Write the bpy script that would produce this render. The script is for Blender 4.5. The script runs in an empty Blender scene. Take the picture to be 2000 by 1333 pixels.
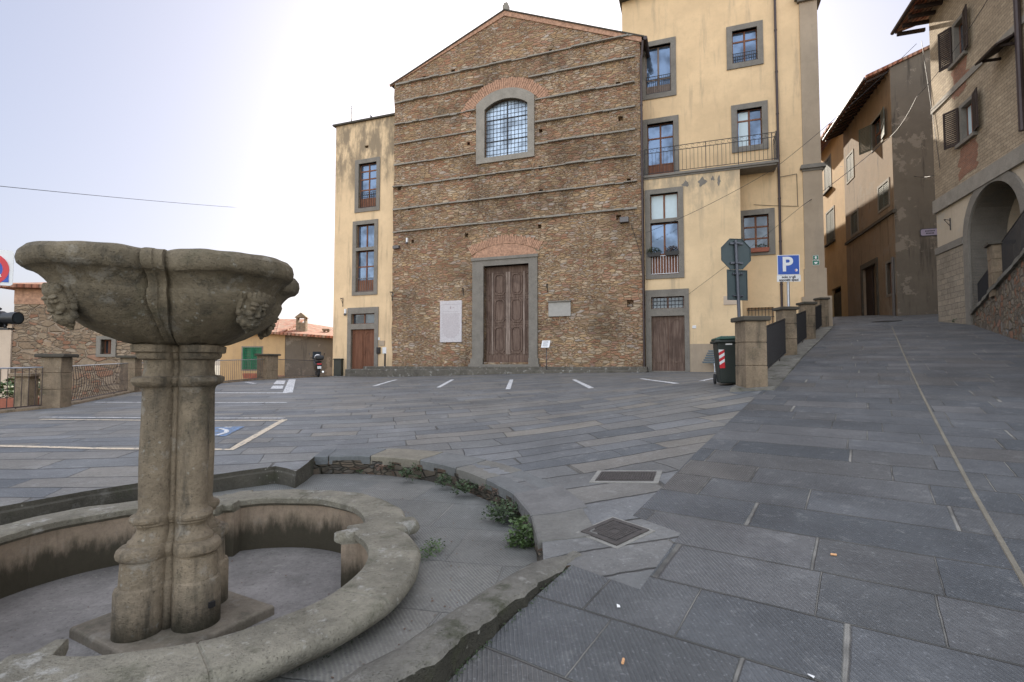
import bpy, bmesh, math, random
import numpy as np
from mathutils import Vector, Matrix
from mathutils.geometry import delaunay_2d_cdt
R = math.radians; sin = math.sin; cos = math.cos; PI = math.pi
C = bpy.context.scene.collection
sc = bpy.context.scene
random.seed(7)

# ------------------------------------------------------------------ camera, sky, sun, exposure
# world origin = the photographer's eye, +Y away, +Z up; ground near the feet is at z = -1.55
PITCH = math.atan((710 - 666.5) / 1000.0)
cam = bpy.data.objects.new('camera', bpy.data.cameras.new('camera')); C.objects.link(cam)
cam.data.sensor_width = 36; cam.data.lens = 18; cam.data.clip_end = 5000; cam.data.clip_start = 0.05
cam.location = (0, 0, 0); cam.rotation_euler = (PI / 2 + PITCH, 0, 0)
sc.camera = cam
SUN_AZ, SUN_EL = R(4.0), R(27)          # azimuth from +Y towards +X
w = bpy.data.worlds.new("World"); sc.world = w; w.use_nodes = True
nt = w.node_tree; nt.nodes.clear()
sky = nt.nodes.new('ShaderNodeTexSky'); sky.sky_type = 'NISHITA'; sky.sun_disc = False
sky.sun_elevation = SUN_EL; sky.sun_rotation = SUN_AZ; sky.altitude = 400
sky.air_density = 1.0; sky.dust_density = 5.0; sky.ozone_density = 1.0
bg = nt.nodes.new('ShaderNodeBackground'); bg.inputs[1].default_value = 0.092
wo = nt.nodes.new('ShaderNodeOutputWorld')
# compress the sky's range; sky behind the camera is brightened as added fill light
def wn(t, **k):
    n = nt.nodes.new(t)
    for a, b in k.items(): setattr(n, a, b)
    return n
gm = wn('ShaderNodeGamma'); gm.inputs[1].default_value = .50
mg = wn('ShaderNodeMix', data_type='RGBA', blend_type='MULTIPLY'); mg.inputs[0].default_value = 1; mg.inputs[7].default_value = (.96, .98, 1.12, 1)
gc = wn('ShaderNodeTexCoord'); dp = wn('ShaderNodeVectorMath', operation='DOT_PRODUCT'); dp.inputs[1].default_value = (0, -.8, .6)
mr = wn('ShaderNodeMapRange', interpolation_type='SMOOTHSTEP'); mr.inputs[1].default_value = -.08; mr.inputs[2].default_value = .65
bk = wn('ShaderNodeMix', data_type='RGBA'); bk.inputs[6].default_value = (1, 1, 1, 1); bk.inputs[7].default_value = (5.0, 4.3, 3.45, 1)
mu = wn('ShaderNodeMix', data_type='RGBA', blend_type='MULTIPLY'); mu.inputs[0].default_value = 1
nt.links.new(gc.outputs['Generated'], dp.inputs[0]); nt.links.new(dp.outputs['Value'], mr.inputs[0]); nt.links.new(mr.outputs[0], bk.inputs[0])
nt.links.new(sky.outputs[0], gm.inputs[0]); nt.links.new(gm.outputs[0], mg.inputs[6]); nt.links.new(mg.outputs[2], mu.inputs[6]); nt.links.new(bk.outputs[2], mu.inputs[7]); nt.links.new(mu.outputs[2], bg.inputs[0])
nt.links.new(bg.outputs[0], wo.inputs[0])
sl = bpy.data.lights.new('sun', 'SUN'); sl.energy = 3.0; sl.angle = R(0.6); sl.color = (1, .9, .76)
so = bpy.data.objects.new('sun', sl); C.objects.link(so)
sdir = Vector((sin(SUN_AZ) * cos(SUN_EL), cos(SUN_AZ) * cos(SUN_EL), sin(SUN_EL)))
so.rotation_euler = (-sdir).to_track_quat('-Z', 'Y').to_euler(); so.location = (0, 0, 40)
sc.view_settings.view_transform = 'Standard'; sc.view_settings.look = 'None'
sc.view_settings.exposure = 1.9; sc.view_settings.gamma = 1; sc.view_settings.use_curve_mapping = False

# ------------------------------------------------------------------ measuring helpers
def ray(u, v):                     # direction through a point of the (2000 px wide) survey photograph
    x = (u - 1000) / 1000.0; y = -(v - 666.5) / 1000.0
    return Vector((x, cos(PITCH) - y * sin(PITCH), sin(PITCH) + y * cos(PITCH)))
def at(u, v, Y):
    r = ray(u, v); return r * (Y / r.y)
def S(x, y):                       # the rising street
    s = .566 * x + .824 * y
    sp = lambda q: math.log1p(math.exp(q)) if q < 30 else q
    return -1.55 + .099 * s + .031 * sp(s - 11) - .10 * sp((s - 37))
def hit(u, v, fn, k0=1.0, k1=70.0):
    r = ray(u, v); a = k0; n = 900; pa = None
    for i in range(n):
        k = k0 * (k1 / k0) ** (i / n); p = r * k; g = p.z - fn(p.x, p.y)
        if g <= 0: break
        pa = k
    lo, hi = (pa or k0), k
    for _ in range(30):
        m = (lo + hi) / 2; p = r * m
        if p.z - fn(p.x, p.y) > 0: lo = m
        else: hi = m
    return r * hi
JOINT = [(1116, 1104), (1250, 1152), (1330, 1042), (1236, 1007), (1304, 941), (1357, 886), (1436, 812), (1497, 754)]
JW = [hit(u, v, S) for u, v in JOINT]
RAILW = [hit(u, v, S) for u, v in ((1503, 750), (1562, 703), (1600, 664))] + [Vector((13.6, 22.0, S(13.6, 22.0)))]
KERB_OUT = [hit(u, v, S) for u, v in ((1116, 1104), (1062, 1151), (1004, 1203), (950, 1257), (899, 1307), (850, 1358))]
KERB_OUT += [Vector((x, y, S(x, y))) for x, y in ((-.85, 1.6), (-1.25, 1.3), (-1.8, 1.05))]
ctrl = [(p.x, p.y, p.z) for p in JW] + [(-1.8, 1.05, S(-1.8, 1.05)), (-3, -6, -1.75), (-14, -6, -1.7), (-1, -3, -1.75),
        (4.3, 9.7, -.55), (4.6, 11.5, -.45), (7, 16, -.42), (9, 20, -.4), (6.2, 24, -.43), (12, 24, -.4), (0, 26, -.55), (-6.6, 28.5, -.76), (-10, 28, -.76),
        (-11, 23, -.72), (-12.1, 16.2, -.90), (-10.4, 11.6, -.99), (-10.9, 9.2, -1.05), (-9, 4, -1.2), (-4.5, 4.5, -1.25), (-5.3, 2.6, -1.3),
        (-2.4, 6.4, -1.22), (-.2, 5.2, -1.22), (.2, 4.1, -1.25), (0, 12, -.85), (-5, 12, -.98), (0, 8, -1.05), (-5, 8, -1.12), (0, 18, -.7), (-6, 18, -.85)]
def tps_fit(P):
    n = len(P); X = np.array([(a, b) for a, b, c in P]); z = np.array([c for a, b, c in P])
    d2 = ((X[:, None] - X[None]) ** 2).sum(-1)
    K = np.where(d2 > 0, .5 * d2 * np.log(np.maximum(d2, 1e-12)), 0) + np.eye(n) * .05
    Q = np.c_[np.ones(n), X]; A = np.zeros((n + 3, n + 3)); A[:n, :n] = K; A[:n, n:] = Q; A[n:, :n] = Q.T
    s = np.linalg.solve(A, np.r_[z, 0, 0, 0]); return X, s
TX, TS = tps_fit(ctrl)
def H(x, y):                       # the piazza
    d2 = (TX[:, 0] - x) ** 2 + (TX[:, 1] - y) ** 2
    k = np.where(d2 > 0, .5 * d2 * np.log(np.maximum(d2, 1e-12)), 0)
    return float(k @ TS[:-3] + TS[-3] + TS[-2] * x + TS[-1] * y)
def G(u, v): return hit(u, v, H)

# ------------------------------------------------------------------ object helpers
ORG = {}
def tag(o, label=None, cat=None, group=None, kind=None):
    if label: o['label'] = label
    if cat: o['category'] = cat
    if group: o['group'] = group
    if kind: o['kind'] = kind
    return o
def empty(name, loc, label, cat, group=None):
    o = bpy.data.objects.new(name, None); C.objects.link(o); o.location = loc; o.empty_display_size = .2
    ORG[o.name] = Vector(loc); return tag(o, label, cat, group)
class Fr:                          # a wall's own frame: t to the right along it, n out of it, z up
    def __init__(s, x, y, a): s.o = Vector((x, y, 0)); s.t = Vector((cos(a), sin(a), 0)); s.n = Vector((sin(a), -cos(a), 0)); s.a = a
    def P(s, t, n, z): return s.o + s.t * t + s.n * n + Vector((0, 0, z))
    def px(s, u, v, n=0.0):
        r = ray(u, v); k = (n + s.o.dot(s.n)) / r.dot(s.n); p = r * k; return ((p - s.o).dot(s.t), p.z)
    def rect(s, TL, TR, BL, BR, n=0.0):
        a, b, c, d = [s.px(q[0], q[1], n) for q in (TL, TR, BL, BR)]
        return ((a[0] + c[0]) / 2, (b[0] + d[0]) / 2, (c[1] + d[1]) / 2, (a[1] + b[1]) / 2)   # t0,t1,z0,z1
WF = Fr(0, 0, 0)
def WFat(x, y, a): return Fr(x, y, a)
def inside(p, poly):
    x, y = p; r = False; n = len(poly)
    for i in range(n):
        x1, y1 = poly[i]; x2, y2 = poly[i - 1]
        if (y1 > y) != (y2 > y) and x < (x2 - x1) * (y - y1) / (y2 - y1) + x1: r = not r
    return r
def cdt(outline, holes=(), pts=()):
    vs = []; es = []
    for lp in [outline] + list(holes):
        b = len(vs); vs += [Vector((q[0], q[1])) for q in lp]; es += [(b + i, b + (i + 1) % len(lp)) for i in range(len(lp))]
    vs += [Vector((q[0], q[1])) for q in pts]
    r = delaunay_2d_cdt(vs, es, [], 0, 1e-5)
    V_, F_ = r[0], r[2]; out = []
    for f in F_:
        c = (sum(V_[i][0] for i in f) / len(f), sum(V_[i][1] for i in f) / len(f))
        if inside(c, outline) and not any(inside(c, h) for h in holes): out.append(f)
    return V_, out
def rectl(t0, t1, z0, z1): return [(t0, z0), (t1, z0), (t1, z1), (t0, z1)]
def archl(t0, t1, z0, zs, rise, n=14):
    c = (t0 + t1) / 2; h = (t1 - t0) / 2; rad = (h * h + rise * rise) / (2 * rise); cz = zs + rise - rad; a0 = math.asin(min(1, h / rad))
    if rise > h: a0 = PI - a0
    return [(t0, z0), (t1, z0)] + [(c + rad * sin(a0 - 2 * a0 * i / n), cz + rad * cos(a0 - 2 * a0 * i / n)) for i in range(n + 1)]
class MB:
    def __init__(s): s.v = []; s.f = []; s.sm = []
    def add(s, vs, fs, smooth=False):
        b = len(s.v); s.v += [Vector(q) for q in vs]; s.f += [tuple(b + i for i in f) for f in fs]; s.sm += [smooth] * len(fs); return s
    def box(s, fr, t0, t1, n0, n1, z0, z1, bev=0.0):
        if bev:
            b = bev; vs = []
            for (a0, a1, b0, b1, zz) in ((t0 + b, t1 - b, n0 + b, n1 - b, z0), (t0, t1, n0, n1, z0 + b), (t0, t1, n0, n1, z1 - b), (t0 + b, t1 - b, n0 + b, n1 - b, z1)):
                vs += [fr.P(a0, b0, zz), fr.P(a1, b0, zz), fr.P(a1, b1, zz), fr.P(a0, b1, zz)]
            fs = [(3, 2, 1, 0), (12, 13, 14, 15)]
            for k in range(3):
                for i in range(4): j = (i + 1) % 4; fs.append((k * 4 + i, k * 4 + j, k * 4 + 4 + j, k * 4 + 4 + i))
            return s.add(vs, fs)
        vs = [fr.P(t, n, z) for z in (z0, z1) for t, n in ((t0, n0), (t1, n0), (t1, n1), (t0, n1))]
        return s.add(vs, [(3, 2, 1, 0), (4, 5, 6, 7), (0, 1, 5, 4), (1, 2, 6, 5), (2, 3, 7, 6), (3, 0, 4, 7)])
    def taper(s, fr, c, w0, d0, w1, d1, z0, z1):
        t, n = c; vs = []
        for w, d, z in ((w0, d0, z0), (w1, d1, z1)): vs += [fr.P(t - w, n - d, z), fr.P(t + w, n - d, z), fr.P(t + w, n + d, z), fr.P(t - w, n + d, z)]
        return s.add(vs, [(3, 2, 1, 0), (4, 5, 6, 7), (0, 1, 5, 4), (1, 2, 6, 5), (2, 3, 7, 6), (3, 0, 4, 7)])
    def plate(s, fr, outline, holes, nf, nb, back=False):
        V_, F_ = cdt(outline, holes)
        s.add([fr.P(a, nf, z) for a, z in V_], [tuple(f) for f in F_])
        if back: s.add([fr.P(a, nb, z) for a, z in V_], [tuple(reversed(f)) for f in F_])
        for lp in [outline] + list(holes):
            n = len(lp); s.add([fr.P(a, nf, z) for a, z in lp] + [fr.P(a, nb, z) for a, z in lp], [(i, (i + 1) % n, n + (i + 1) % n, n + i) for i in range(n)])
        return s
    def tube(s, pts, r, n=8, cap=True, smooth=True):
        pts = [Vector(p) for p in pts]; m = len(pts); rs = r if isinstance(r, (list, tuple)) else [r] * m
        up = Vector((0, 0, 1)); vs = []
        for i, p in enumerate(pts):
            d = (pts[min(i + 1, m - 1)] - pts[max(i - 1, 0)]).normalized()
            a = d.cross(up if abs(d.z) < .95 else Vector((1, 0, 0))).normalized(); b = d.cross(a)
            vs += [p + (a * cos(2 * PI * k / n) + b * sin(2 * PI * k / n)) * rs[i] for k in range(n)]
        fs = [(i * n + k, i * n + (k + 1) % n, (i + 1) * n + (k + 1) % n, (i + 1) * n + k) for i in range(m - 1) for k in range(n)]
        if cap: fs += [tuple(range(n))[::-1], tuple((m - 1) * n + k for k in range(n))]
        return s.add(vs, fs, smooth)
    def rings(s, rings, closed=True, smooth=True, cap0=False, cap1=False):
        n = len(rings[0]); vs = [q for r_ in rings for q in r_]; fs = []
        for i in range(len(rings) - 1):
            for k in range(n if closed else n - 1): k2 = (k + 1) % n; fs.append((i * n + k, i * n + k2, (i + 1) * n + k2, (i + 1) * n + k))
        if cap0: fs.append(tuple(range(n))[::-1])
        if cap1: fs.append(tuple((len(rings) - 1) * n + k for k in range(n)))
        return s.add(vs, fs, smooth)
    def ball(s, c, rx, ry=None, rz=None, n=12, m=8, rot=None):
        ry = ry or rx; rz = rz or rx; c = Vector(c); rr = []
        for i in range(m + 1):
            a = PI * i / m; ring = []
            for k in range(n):
                b = 2 * PI * k / n; q = Vector((rx * sin(a) * cos(b), ry * sin(a) * sin(b), rz * cos(a)))
                ring.append(c + (rot @ q if rot else q))
            rr.append(ring)
        return s.rings(rr)
    def build(s, name, mat, parent=None, org=None):
        o0 = ORG[parent.name] if parent else (Vector(org) if org else Vector((0, 0, 0)))
        me = bpy.data.meshes.new(name); me.from_pydata([v - o0 for v in s.v], [], s.f); me.update()
        for p_, q in zip(me.polygons, s.sm): p_.use_smooth = q
        bm = bmesh.new(); bm.from_mesh(me); bmesh.ops.remove_doubles(bm, verts=bm.verts, dist=1e-5); bmesh.ops.recalc_face_normals(bm, faces=bm.faces); [setattr(e, 'smooth', False) for e in bm.edges if len(e.link_faces) == 2 and e.calc_face_angle(0) > R(33)]; bm.to_mesh(me); bm.free()
        me.materials.append(mat); o = bpy.data.objects.new(name, me); C.objects.link(o)
        if parent: o.parent = parent
        else: o.location = o0
        ORG[o.name] = o0
        return o
def bevel(o, w=.01, seg=2):
    m = o.modifiers.new('bevel', 'BEVEL'); m.width = w; m.segments = seg; m.limit_method = 'ANGLE'; m.angle_limit = R(35); return o
def copy_tree(o, parent=None):
    c = o.copy(); C.objects.link(c); c.parent = parent
    for ch in [q for q in bpy.data.objects if q.parent == o]: copy_tree(ch, c)
    return c
def text(s, fr, t, n, z, size, mat, parent, name='lettering', align='CENTER', bold=0.0, ext=.002, sx=1.0):
    cu = bpy.data.curves.new('t', 'FONT'); cu.body = s; cu.size = size; cu.align_x = align; cu.align_y = 'CENTER'; cu.extrude = ext; cu.offset = bold
    to = bpy.data.objects.new('t', cu); C.objects.link(to); bpy.context.view_layer.update()
    me = bpy.data.meshes.new_from_object(to); mb = MB()
    mb.add([fr.P(t + v.co.x * sx, n + v.co.z, z + v.co.y) for v in me.vertices], [tuple(p.vertices) for p in me.polygons])
    bpy.data.objects.remove(to); return mb.build(name, mat, parent)

# ------------------------------------------------------------------ materials
class V:
    def __init__(s, b, k): s.b = b; s.k = k
    def __add__(s, o): return s.b.m('ADD', s, o)
    def __radd__(s, o): return s.b.m('ADD', s, o)
    def __sub__(s, o): return s.b.m('SUBTRACT', s, o)
    def __rsub__(s, o): return s.b.m('SUBTRACT', o, s)
    def __mul__(s, o): return s.b.m('MULTIPLY', s, o)
    def __rmul__(s, o): return s.b.m('MULTIPLY', s, o)
    def __truediv__(s, o): return s.b.m('DIVIDE', s, o)
class B:
    def __init__(s, name):
        s.mat = bpy.data.materials.new(name); s.mat.use_nodes = True; s.nt = s.mat.node_tree; s.nt.nodes.clear()
        s.out = s.nt.nodes.new('ShaderNodeOutputMaterial'); s.p = s.nt.nodes.new('ShaderNodeBsdfPrincipled'); s.nt.links.new(s.p.outputs[0], s.out.inputs[0])
    def node(s, t, **kw):
        n = s.nt.nodes.new(t)
        for k, v in kw.items(): setattr(n, k, v)
        return n
    def link(s, v, sock):
        if isinstance(v, V): s.nt.links.new(v.k, sock)
        elif isinstance(v, (tuple, list)) and sock.type == 'RGBA': sock.default_value = tuple(v)[:3] + (1,)
        else: sock.default_value = v
    def m(s, op, a, b=0.0, c=None):
        n = s.node('ShaderNodeMath', operation=op); s.link(a, n.inputs[0]); s.link(b, n.inputs[1])
        if c is not None: s.link(c, n.inputs[2])
        return V(s, n.outputs[0])
    def P(s, world=True):
        n = s.node('ShaderNodeNewGeometry' if world else 'ShaderNodeTexCoord'); return V(s, n.outputs['Position' if world else 'Object'])
    def map(s, v, rz=0.0, sc_=(1, 1, 1), loc=(0, 0, 0)):
        n = s.node('ShaderNodeMapping'); s.link(v, n.inputs[0]); n.inputs[1].default_value = loc; n.inputs[2].default_value = (0, 0, rz); n.inputs[3].default_value = sc_; return V(s, n.outputs[0])
    def xyz(s, v):
        n = s.node('ShaderNodeSeparateXYZ'); s.link(v, n.inputs[0]); return [V(s, q) for q in n.outputs]
    def vec(s, x, y, z):
        n = s.node('ShaderNodeCombineXYZ'); [s.link(q, n.inputs[i]) for i, q in enumerate((x, y, z))]; return V(s, n.outputs[0])
    def noise(s, v, scale, detail=4.0, rough=.55, col=False):
        n = s.node('ShaderNodeTexNoise'); s.link(v, n.inputs['Vector']); n.inputs['Scale'].default_value = scale; n.inputs['Detail'].default_value = detail; n.inputs['Roughness'].default_value = rough
        return V(s, n.outputs['Color' if col else 'Fac'])
    def voro(s, v, scale, feature='F1', out='Distance', rnd=1.0):
        n = s.node('ShaderNodeTexVoronoi', feature=feature); s.link(v, n.inputs['Vector']); n.inputs['Scale'].default_value = scale; n.inputs['Randomness'].default_value = rnd; return V(s, n.outputs[out])
    def white(s, v):
        n = s.node('ShaderNodeTexWhiteNoise', noise_dimensions='3D'); s.link(v, n.inputs['Vector']); return V(s, n.outputs['Value'])
    def vadd(s, a, b, sc_=1.0):
        n = s.node('ShaderNodeVectorMath', operation='MULTIPLY_ADD'); s.link(b, n.inputs[0]); n.inputs[1].default_value = (sc_,) * 3; s.link(a, n.inputs[2]); return V(s, n.outputs[0])
    def ramp(s, f, *st, const=False):
        n = s.node('ShaderNodeValToRGB'); s.link(f, n.inputs[0]); e = n.color_ramp
        if const: e.interpolation = 'CONSTANT'
        while len(e.elements) < len(st): e.elements.new(.5)
        for i, (p_, c_) in enumerate(st):
            e.elements[i].position = p_; e.elements[i].color = (c_ if isinstance(c_, tuple) else (c_,) * 3) + (1,)
        return V(s, n.outputs[0])
    def sstep(s, v, a, b, c=0.0, d=1.0):
        n = s.node('ShaderNodeMapRange', interpolation_type='SMOOTHSTEP'); s.link(v, n.inputs[0]); n.inputs[1].default_value = a; n.inputs[2].default_value = b; n.inputs[3].default_value = c; n.inputs[4].default_value = d; return V(s, n.outputs[0])
    def mix(s, f, a, b, mode='MIX'):
        n = s.node('ShaderNodeMix', data_type='RGBA', blend_type=mode); s.link(f, n.inputs[0]); s.link(a, n.inputs[6]); s.link(b, n.inputs[7]); return V(s, n.outputs[2])
    def fin(s, col, rough=.8, h=None, bd=.02, bs=1.0, metal=0.0, spec=None):
        s.link(col, s.p.inputs['Base Color']); s.link(rough, s.p.inputs['Roughness']); s.p.inputs['Metallic'].default_value = metal
        if spec is not None: s.p.inputs['Specular IOR Level'].default_value = spec
        if h is not None:
            n = s.node('ShaderNodeBump'); n.inputs['Strength'].default_value = bs; n.inputs['Distance'].default_value = bd; s.link(h, n.inputs['Height']); s.link(V(s, n.outputs[0]), s.p.inputs['Normal'])
        return s.mat

def simple(name, col, rough=.7, var=.15, scale=6.0, metal=0.0, bump=.3, spec=None):
    b = B(name); P = b.P(); n = b.noise(P, scale, 6)
    k = b.ramp(n, (.25, tuple(c * (1 - var) for c in col)), (.75, tuple(min(1, c * (1 + var)) for c in col)))
    return b.fin(k, rough, b.noise(P, scale * 6, 4), .004, bump, metal, spec)
def slab_mat(name, ang, W, L, cols, mortar, chisel=0.0, rag=.01, warp=.0, grime=.5, mw=.008, depth=.012, row_warp=0.0):
    b = B(name); P = b.map(b.P(), -ang)
    if warp: P = b.vadd(P, b.noise(P, .35, 2, col=True), warp)
    P2 = b.vadd(P, b.noise(P, 9, 3, col=True), rag)
    u, v, _ = b.xyz(P2)
    if row_warp: v = v + b.m('SINE', v * (2.3 / W * .37)) * row_warp * W
    vv = v / W; row = b.m('FLOOR', vv); fv = vv - row
    rr = b.white(b.vec(row, 3.3, 1.7)); r2 = b.white(b.vec(row, 8.1, 2.2))
    uu = u / L * (r2 * .5 + .75) + rr * 17.0
    uu = uu + b.m('SINE', uu * 2.4 + rr * 9.0) * .28
    idx = b.m('FLOOR', uu); fu = uu - idx
    du = b.m('MINIMUM', fu, 1.0 - fu) * (L * 1.9); dv = b.m('MINIMUM', fv, 1.0 - fv) * (W * (2.0 if chisel else 1.2)); dist = b.m('MINIMUM', du, dv)
    dn = b.noise(P, 3.0, 3); face = b.sstep(dist - (dn - .5) * mw, mw * .6, mw * 1.9)
    cell = b.white(b.vec(idx, row, .5)); cell2 = b.white(b.vec(idx, row, 7.5))
    c = b.ramp(cell, *[(i / (len(cols) - 1), q) for i, q in enumerate(cols)])
    n1 = b.noise(P, 1.1, 6, .6); n2 = b.noise(P, 22, 6, .7)
    c = b.mix(.55, c, b.ramp(n1, (.3, .35), (.7, 1.0)), 'MULTIPLY'); c = b.mix(.5, c, b.ramp(n2, (.3, .45), (.75, 1.0)), 'MULTIPLY')
    speck = b.sstep(b.noise(P, 55, 3), .60, .70); c = b.mix(speck * .4, c, (.32, .33, .33)); c = b.mix(b.sstep(b.noise(P, 38, 4, .7), .56, .68) * .45, c, (.05, .055, .055)); c = b.mix(b.sstep(b.noise(P, 4.5, 7, .75), .56, .64) * .28, c, (.30, .30, .285))
    dark = b.sstep(b.noise(P, .45, 5, .65), .52, .72); c = b.mix(dark * grime, c, b.mix(1.0, c, (.6, .6, .58), 'MULTIPLY'))
    mc = b.mix(b.m('MULTIPLY', b.sstep(b.noise(P, 2.2, 3), .3, .7), b.m('LESS_THAN', du, dv) * .75 + .25), mortar[0], mortar[1]); c = b.mix(face, mc, c)
    h = face * 1.0 + n2 * .22 + n1 * .3 + cell2 * .3 + b.noise(P, 7, 5, .7) * .35
    if chisel:
        d = (u * .80 + v * .60) + (cell2 - .5) * .0
        g = b.m('SINE', d * (2 * PI / .0215) + b.noise(P, 5, 2) * 5.0) * .5 + .5
        wear = b.sstep(b.noise(P, 1.7, 3), .3, .6, .35, 1.0) * face
        gg = b.m('POWER', g, 1.6) * wear; h = h + gg * chisel * 1.4
        c = b.mix((1.0 - gg) * wear * .42, c, (.035, .038, .042))
    return b.fin(c, .62, h, depth, 1.0, spec=.35)
M = {}
M['street'] = slab_mat('street_slabs', R(-34.5), .50, .88, [(.10, .112, .118), (.17, .178, .18), (.12, .13, .134), (.21, .208, .20), (.135, .142, .142), (.17, .16, .142)], ((.055, .055, .05), (.25, .24, .21)), chisel=.32, mw=.011, rag=.008)
M['piazza'] = slab_mat('piazza_slabs', R(13), .40, 1.15, [(.13, .142, .148), (.235, .24, .235), (.155, .165, .168), (.27, .25, .21), (.19, .20, .198), (.25, .235, .205), (.17, .18, .18)], ((.035, .035, .033), (.15, .145, .125)), chisel=.0, mw=.009, rag=.03, warp=.5, depth=.018, row_warp=.25)
def rubble(name, ang, sx, sz, cols, mort, patch=True, depth=.07, brickc=(.36, .17, .10), dark=.0, bth=1.2):
    b = B(name); P = b.map(b.P(), -ang); P = b.vadd(P, b.noise(P, 1.6, 3, col=True), .16); P = b.vadd(P, b.noise(P, 9, 3, col=True), .03)
    Q = b.map(P, 0, (1 / sx, 1 / sx, 1 / sz))
    e = b.voro(Q, 1.0, 'DISTANCE_TO_EDGE', 'Distance', .95); cc = b.voro(Q, 1.0, 'F1', 'Color', .95); r, g, bl = b.xyz(cc)
    Q2 = b.map(P, 0, (1 / (sx * .55), 1 / (sx * .55), 1 / (sz * .45))); e2 = b.voro(Q2, 1.0, 'DISTANCE_TO_EDGE', 'Distance', .9); cc2 = b.voro(Q2, 1.0, 'F1', 'Color', .9); r2, g2, b2 = b.xyz(cc2)
    sel = b.sstep(b.noise(P, .9, 4, .65), .50, .54)      # areas of smaller stones
    e = b.mix(sel, e, e2 * 1.0); r = b.mix(sel, r, r2); g = b.mix(sel, g, g2); e = b.xyz(e)[0]; r = b.xyz(r)[0]; g = b.xyz(g)[0]
    c = b.ramp(r, *[(i / (len(cols) - 1), q) for i, q in enumerate(cols)])
    c = b.mix(.25, c, cols[0])
    isb = b.sstep(g + b.noise(P, .6, 3) * .9, bth, bth + .06); c = b.mix(isb * .7, c, brickc)
    n2 = b.noise(P, 14, 6, .7); n1 = b.noise(P, .5, 5, .6)
    c = b.mix(.6, c, b.ramp(n2, (.25, .35), (.7, 1.0)), 'MULTIPLY'); c = b.mix(.65, c, b.ramp(n1, (.3, .5), (.65, 1.0)), 'MULTIPLY')
    f = b.sstep(e, .02, .10); c = b.mix(f, b.mix(b.noise(P, 3, 3), mort[0], mort[1]), c)
    if dark: c = b.mix(b.sstep(b.noise(P, .28, 5, .7), .5, .68) * dark, c, (.035, .03, .024))
    return b.fin(c, .9, b.m('POWER', f, .6) * 1.0 + n2 * .3 + g * .35, depth, 1.0, spec=.2)
FA = R(-19.8)
M['rubble'] = rubble('church_rubble', FA, .36, .115, [(.45, .29, .155), (.62, .43, .24), (.31, .21, .125), (.54, .39, .25), (.70, .56, .39), (.37, .31, .24), (.54, .29, .165), (.56, .51, .45), (.48, .30, .16)], ((.33, .22, .125), (.56, .39, .23)), dark=.45, bth=1.14)
M['house_rubble'] = rubble('house_rubble', R(10), .5, .22, [(.34, .25, .16), (.46, .36, .25), (.28, .2, .13), (.42, .3, .2), (.5, .42, .32)], ((.26, .19, .13), (.42, .33, .24)))
M['wall_rubble'] = rubble('retaining_rubble', R(55), .34, .22, [(.22, .18, .13), (.34, .29, .21), (.18, .15, .12), (.28, .25, .21), (.38, .31, .2), (.30, .31, .31)], ((.10, .085, .06), (.2, .17, .13)), depth=.06)
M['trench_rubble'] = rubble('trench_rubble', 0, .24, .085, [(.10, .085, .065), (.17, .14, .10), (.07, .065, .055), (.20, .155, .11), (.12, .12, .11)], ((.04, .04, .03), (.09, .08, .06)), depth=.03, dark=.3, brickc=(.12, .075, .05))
def stucco(name, base, dirt, top=None, low=None, patch=None, st=.5, fine=1.0):
    b = B(name); P = b.P(); x, y, z = b.xyz(P)
    n = b.noise(P, .7, 6, .6); c = b.mix(b.sstep(n, .3, .7), base, tuple(q * .82 for q in base)); c = b.mix(b.sstep(b.noise(P, 2.4, 8, .75), .48, .66) * .30, c, tuple(q * .68 for q in base)); c = b.mix(b.noise(P, 16, 5, .7) * .35, c, tuple(q * .72 for q in base))
    st_ = b.noise(b.map(P, 0, (2.6, 2.6, .28)), 1.0, 5, .65)
    c = b.mix(b.sstep(st_, .52, .74) * st, c, dirt)
    if top: c = b.mix(b.m('MULTIPLY', b.sstep(z + b.noise(b.map(P, 0, (1.5, 1.5, .5)), 1.0, 5) * 4.5, top, top + 2.4), b.sstep(b.noise(b.map(P, 0, (1.6, 1.6, .6)), 1.3, 6, .7), .34, .6)) * .85, c, dirt)
    if low is not None: c = b.mix(b.sstep(z + b.noise(P, 1.5, 5) * 1.6, low, low + 1.3, 1.0, 0.0) * .7, c, tuple(q * .5 + .08 for q in dirt))
    if patch: c = b.mix(b.sstep(b.noise(P, .9, 6, .7), .56, .6) * .8, c, patch)
    return b.fin(c, .92, b.noise(P, 30, 5, .7) * .6 + b.noise(P, 2.5, 4), .012 * fine, .8, spec=.2)
M['yellow'] = stucco('yellow_stucco', (.82, .595, .345), (.36, .28, .19), st=.6)
M['yellow_left'] = stucco('left_block_stucco', (.78, .58, .35), (.20, .16, .11), top=12.2, low=-.6, st=.45)
M['wing'] = stucco('wing_stucco', (.83, .62, .37), (.36, .29, .20), top=9.2, st=.5)
M['quoin'] = stucco('grey_render', (.44, .35, .25), (.24, .20, .16), st=.3)
M['brown'] = stucco('brown_stucco', (.275, .205, .14), (.10, .082, .064), st=1.0, patch=(.24, .195, .15))
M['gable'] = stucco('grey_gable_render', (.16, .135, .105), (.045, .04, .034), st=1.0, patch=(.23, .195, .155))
M['far_yellow'] = stucco('far_yellow_stucco', (.52, .36, .19), (.28, .21, .14))
M['pale'] = stucco('pale_stucco', (.62, .50, .38), (.36, .3, .24))
M['portal_render'] = stucco('portal_render', (.56, .47, .35), (.34, .28, .21), patch=(.42, .38, .31))
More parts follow.
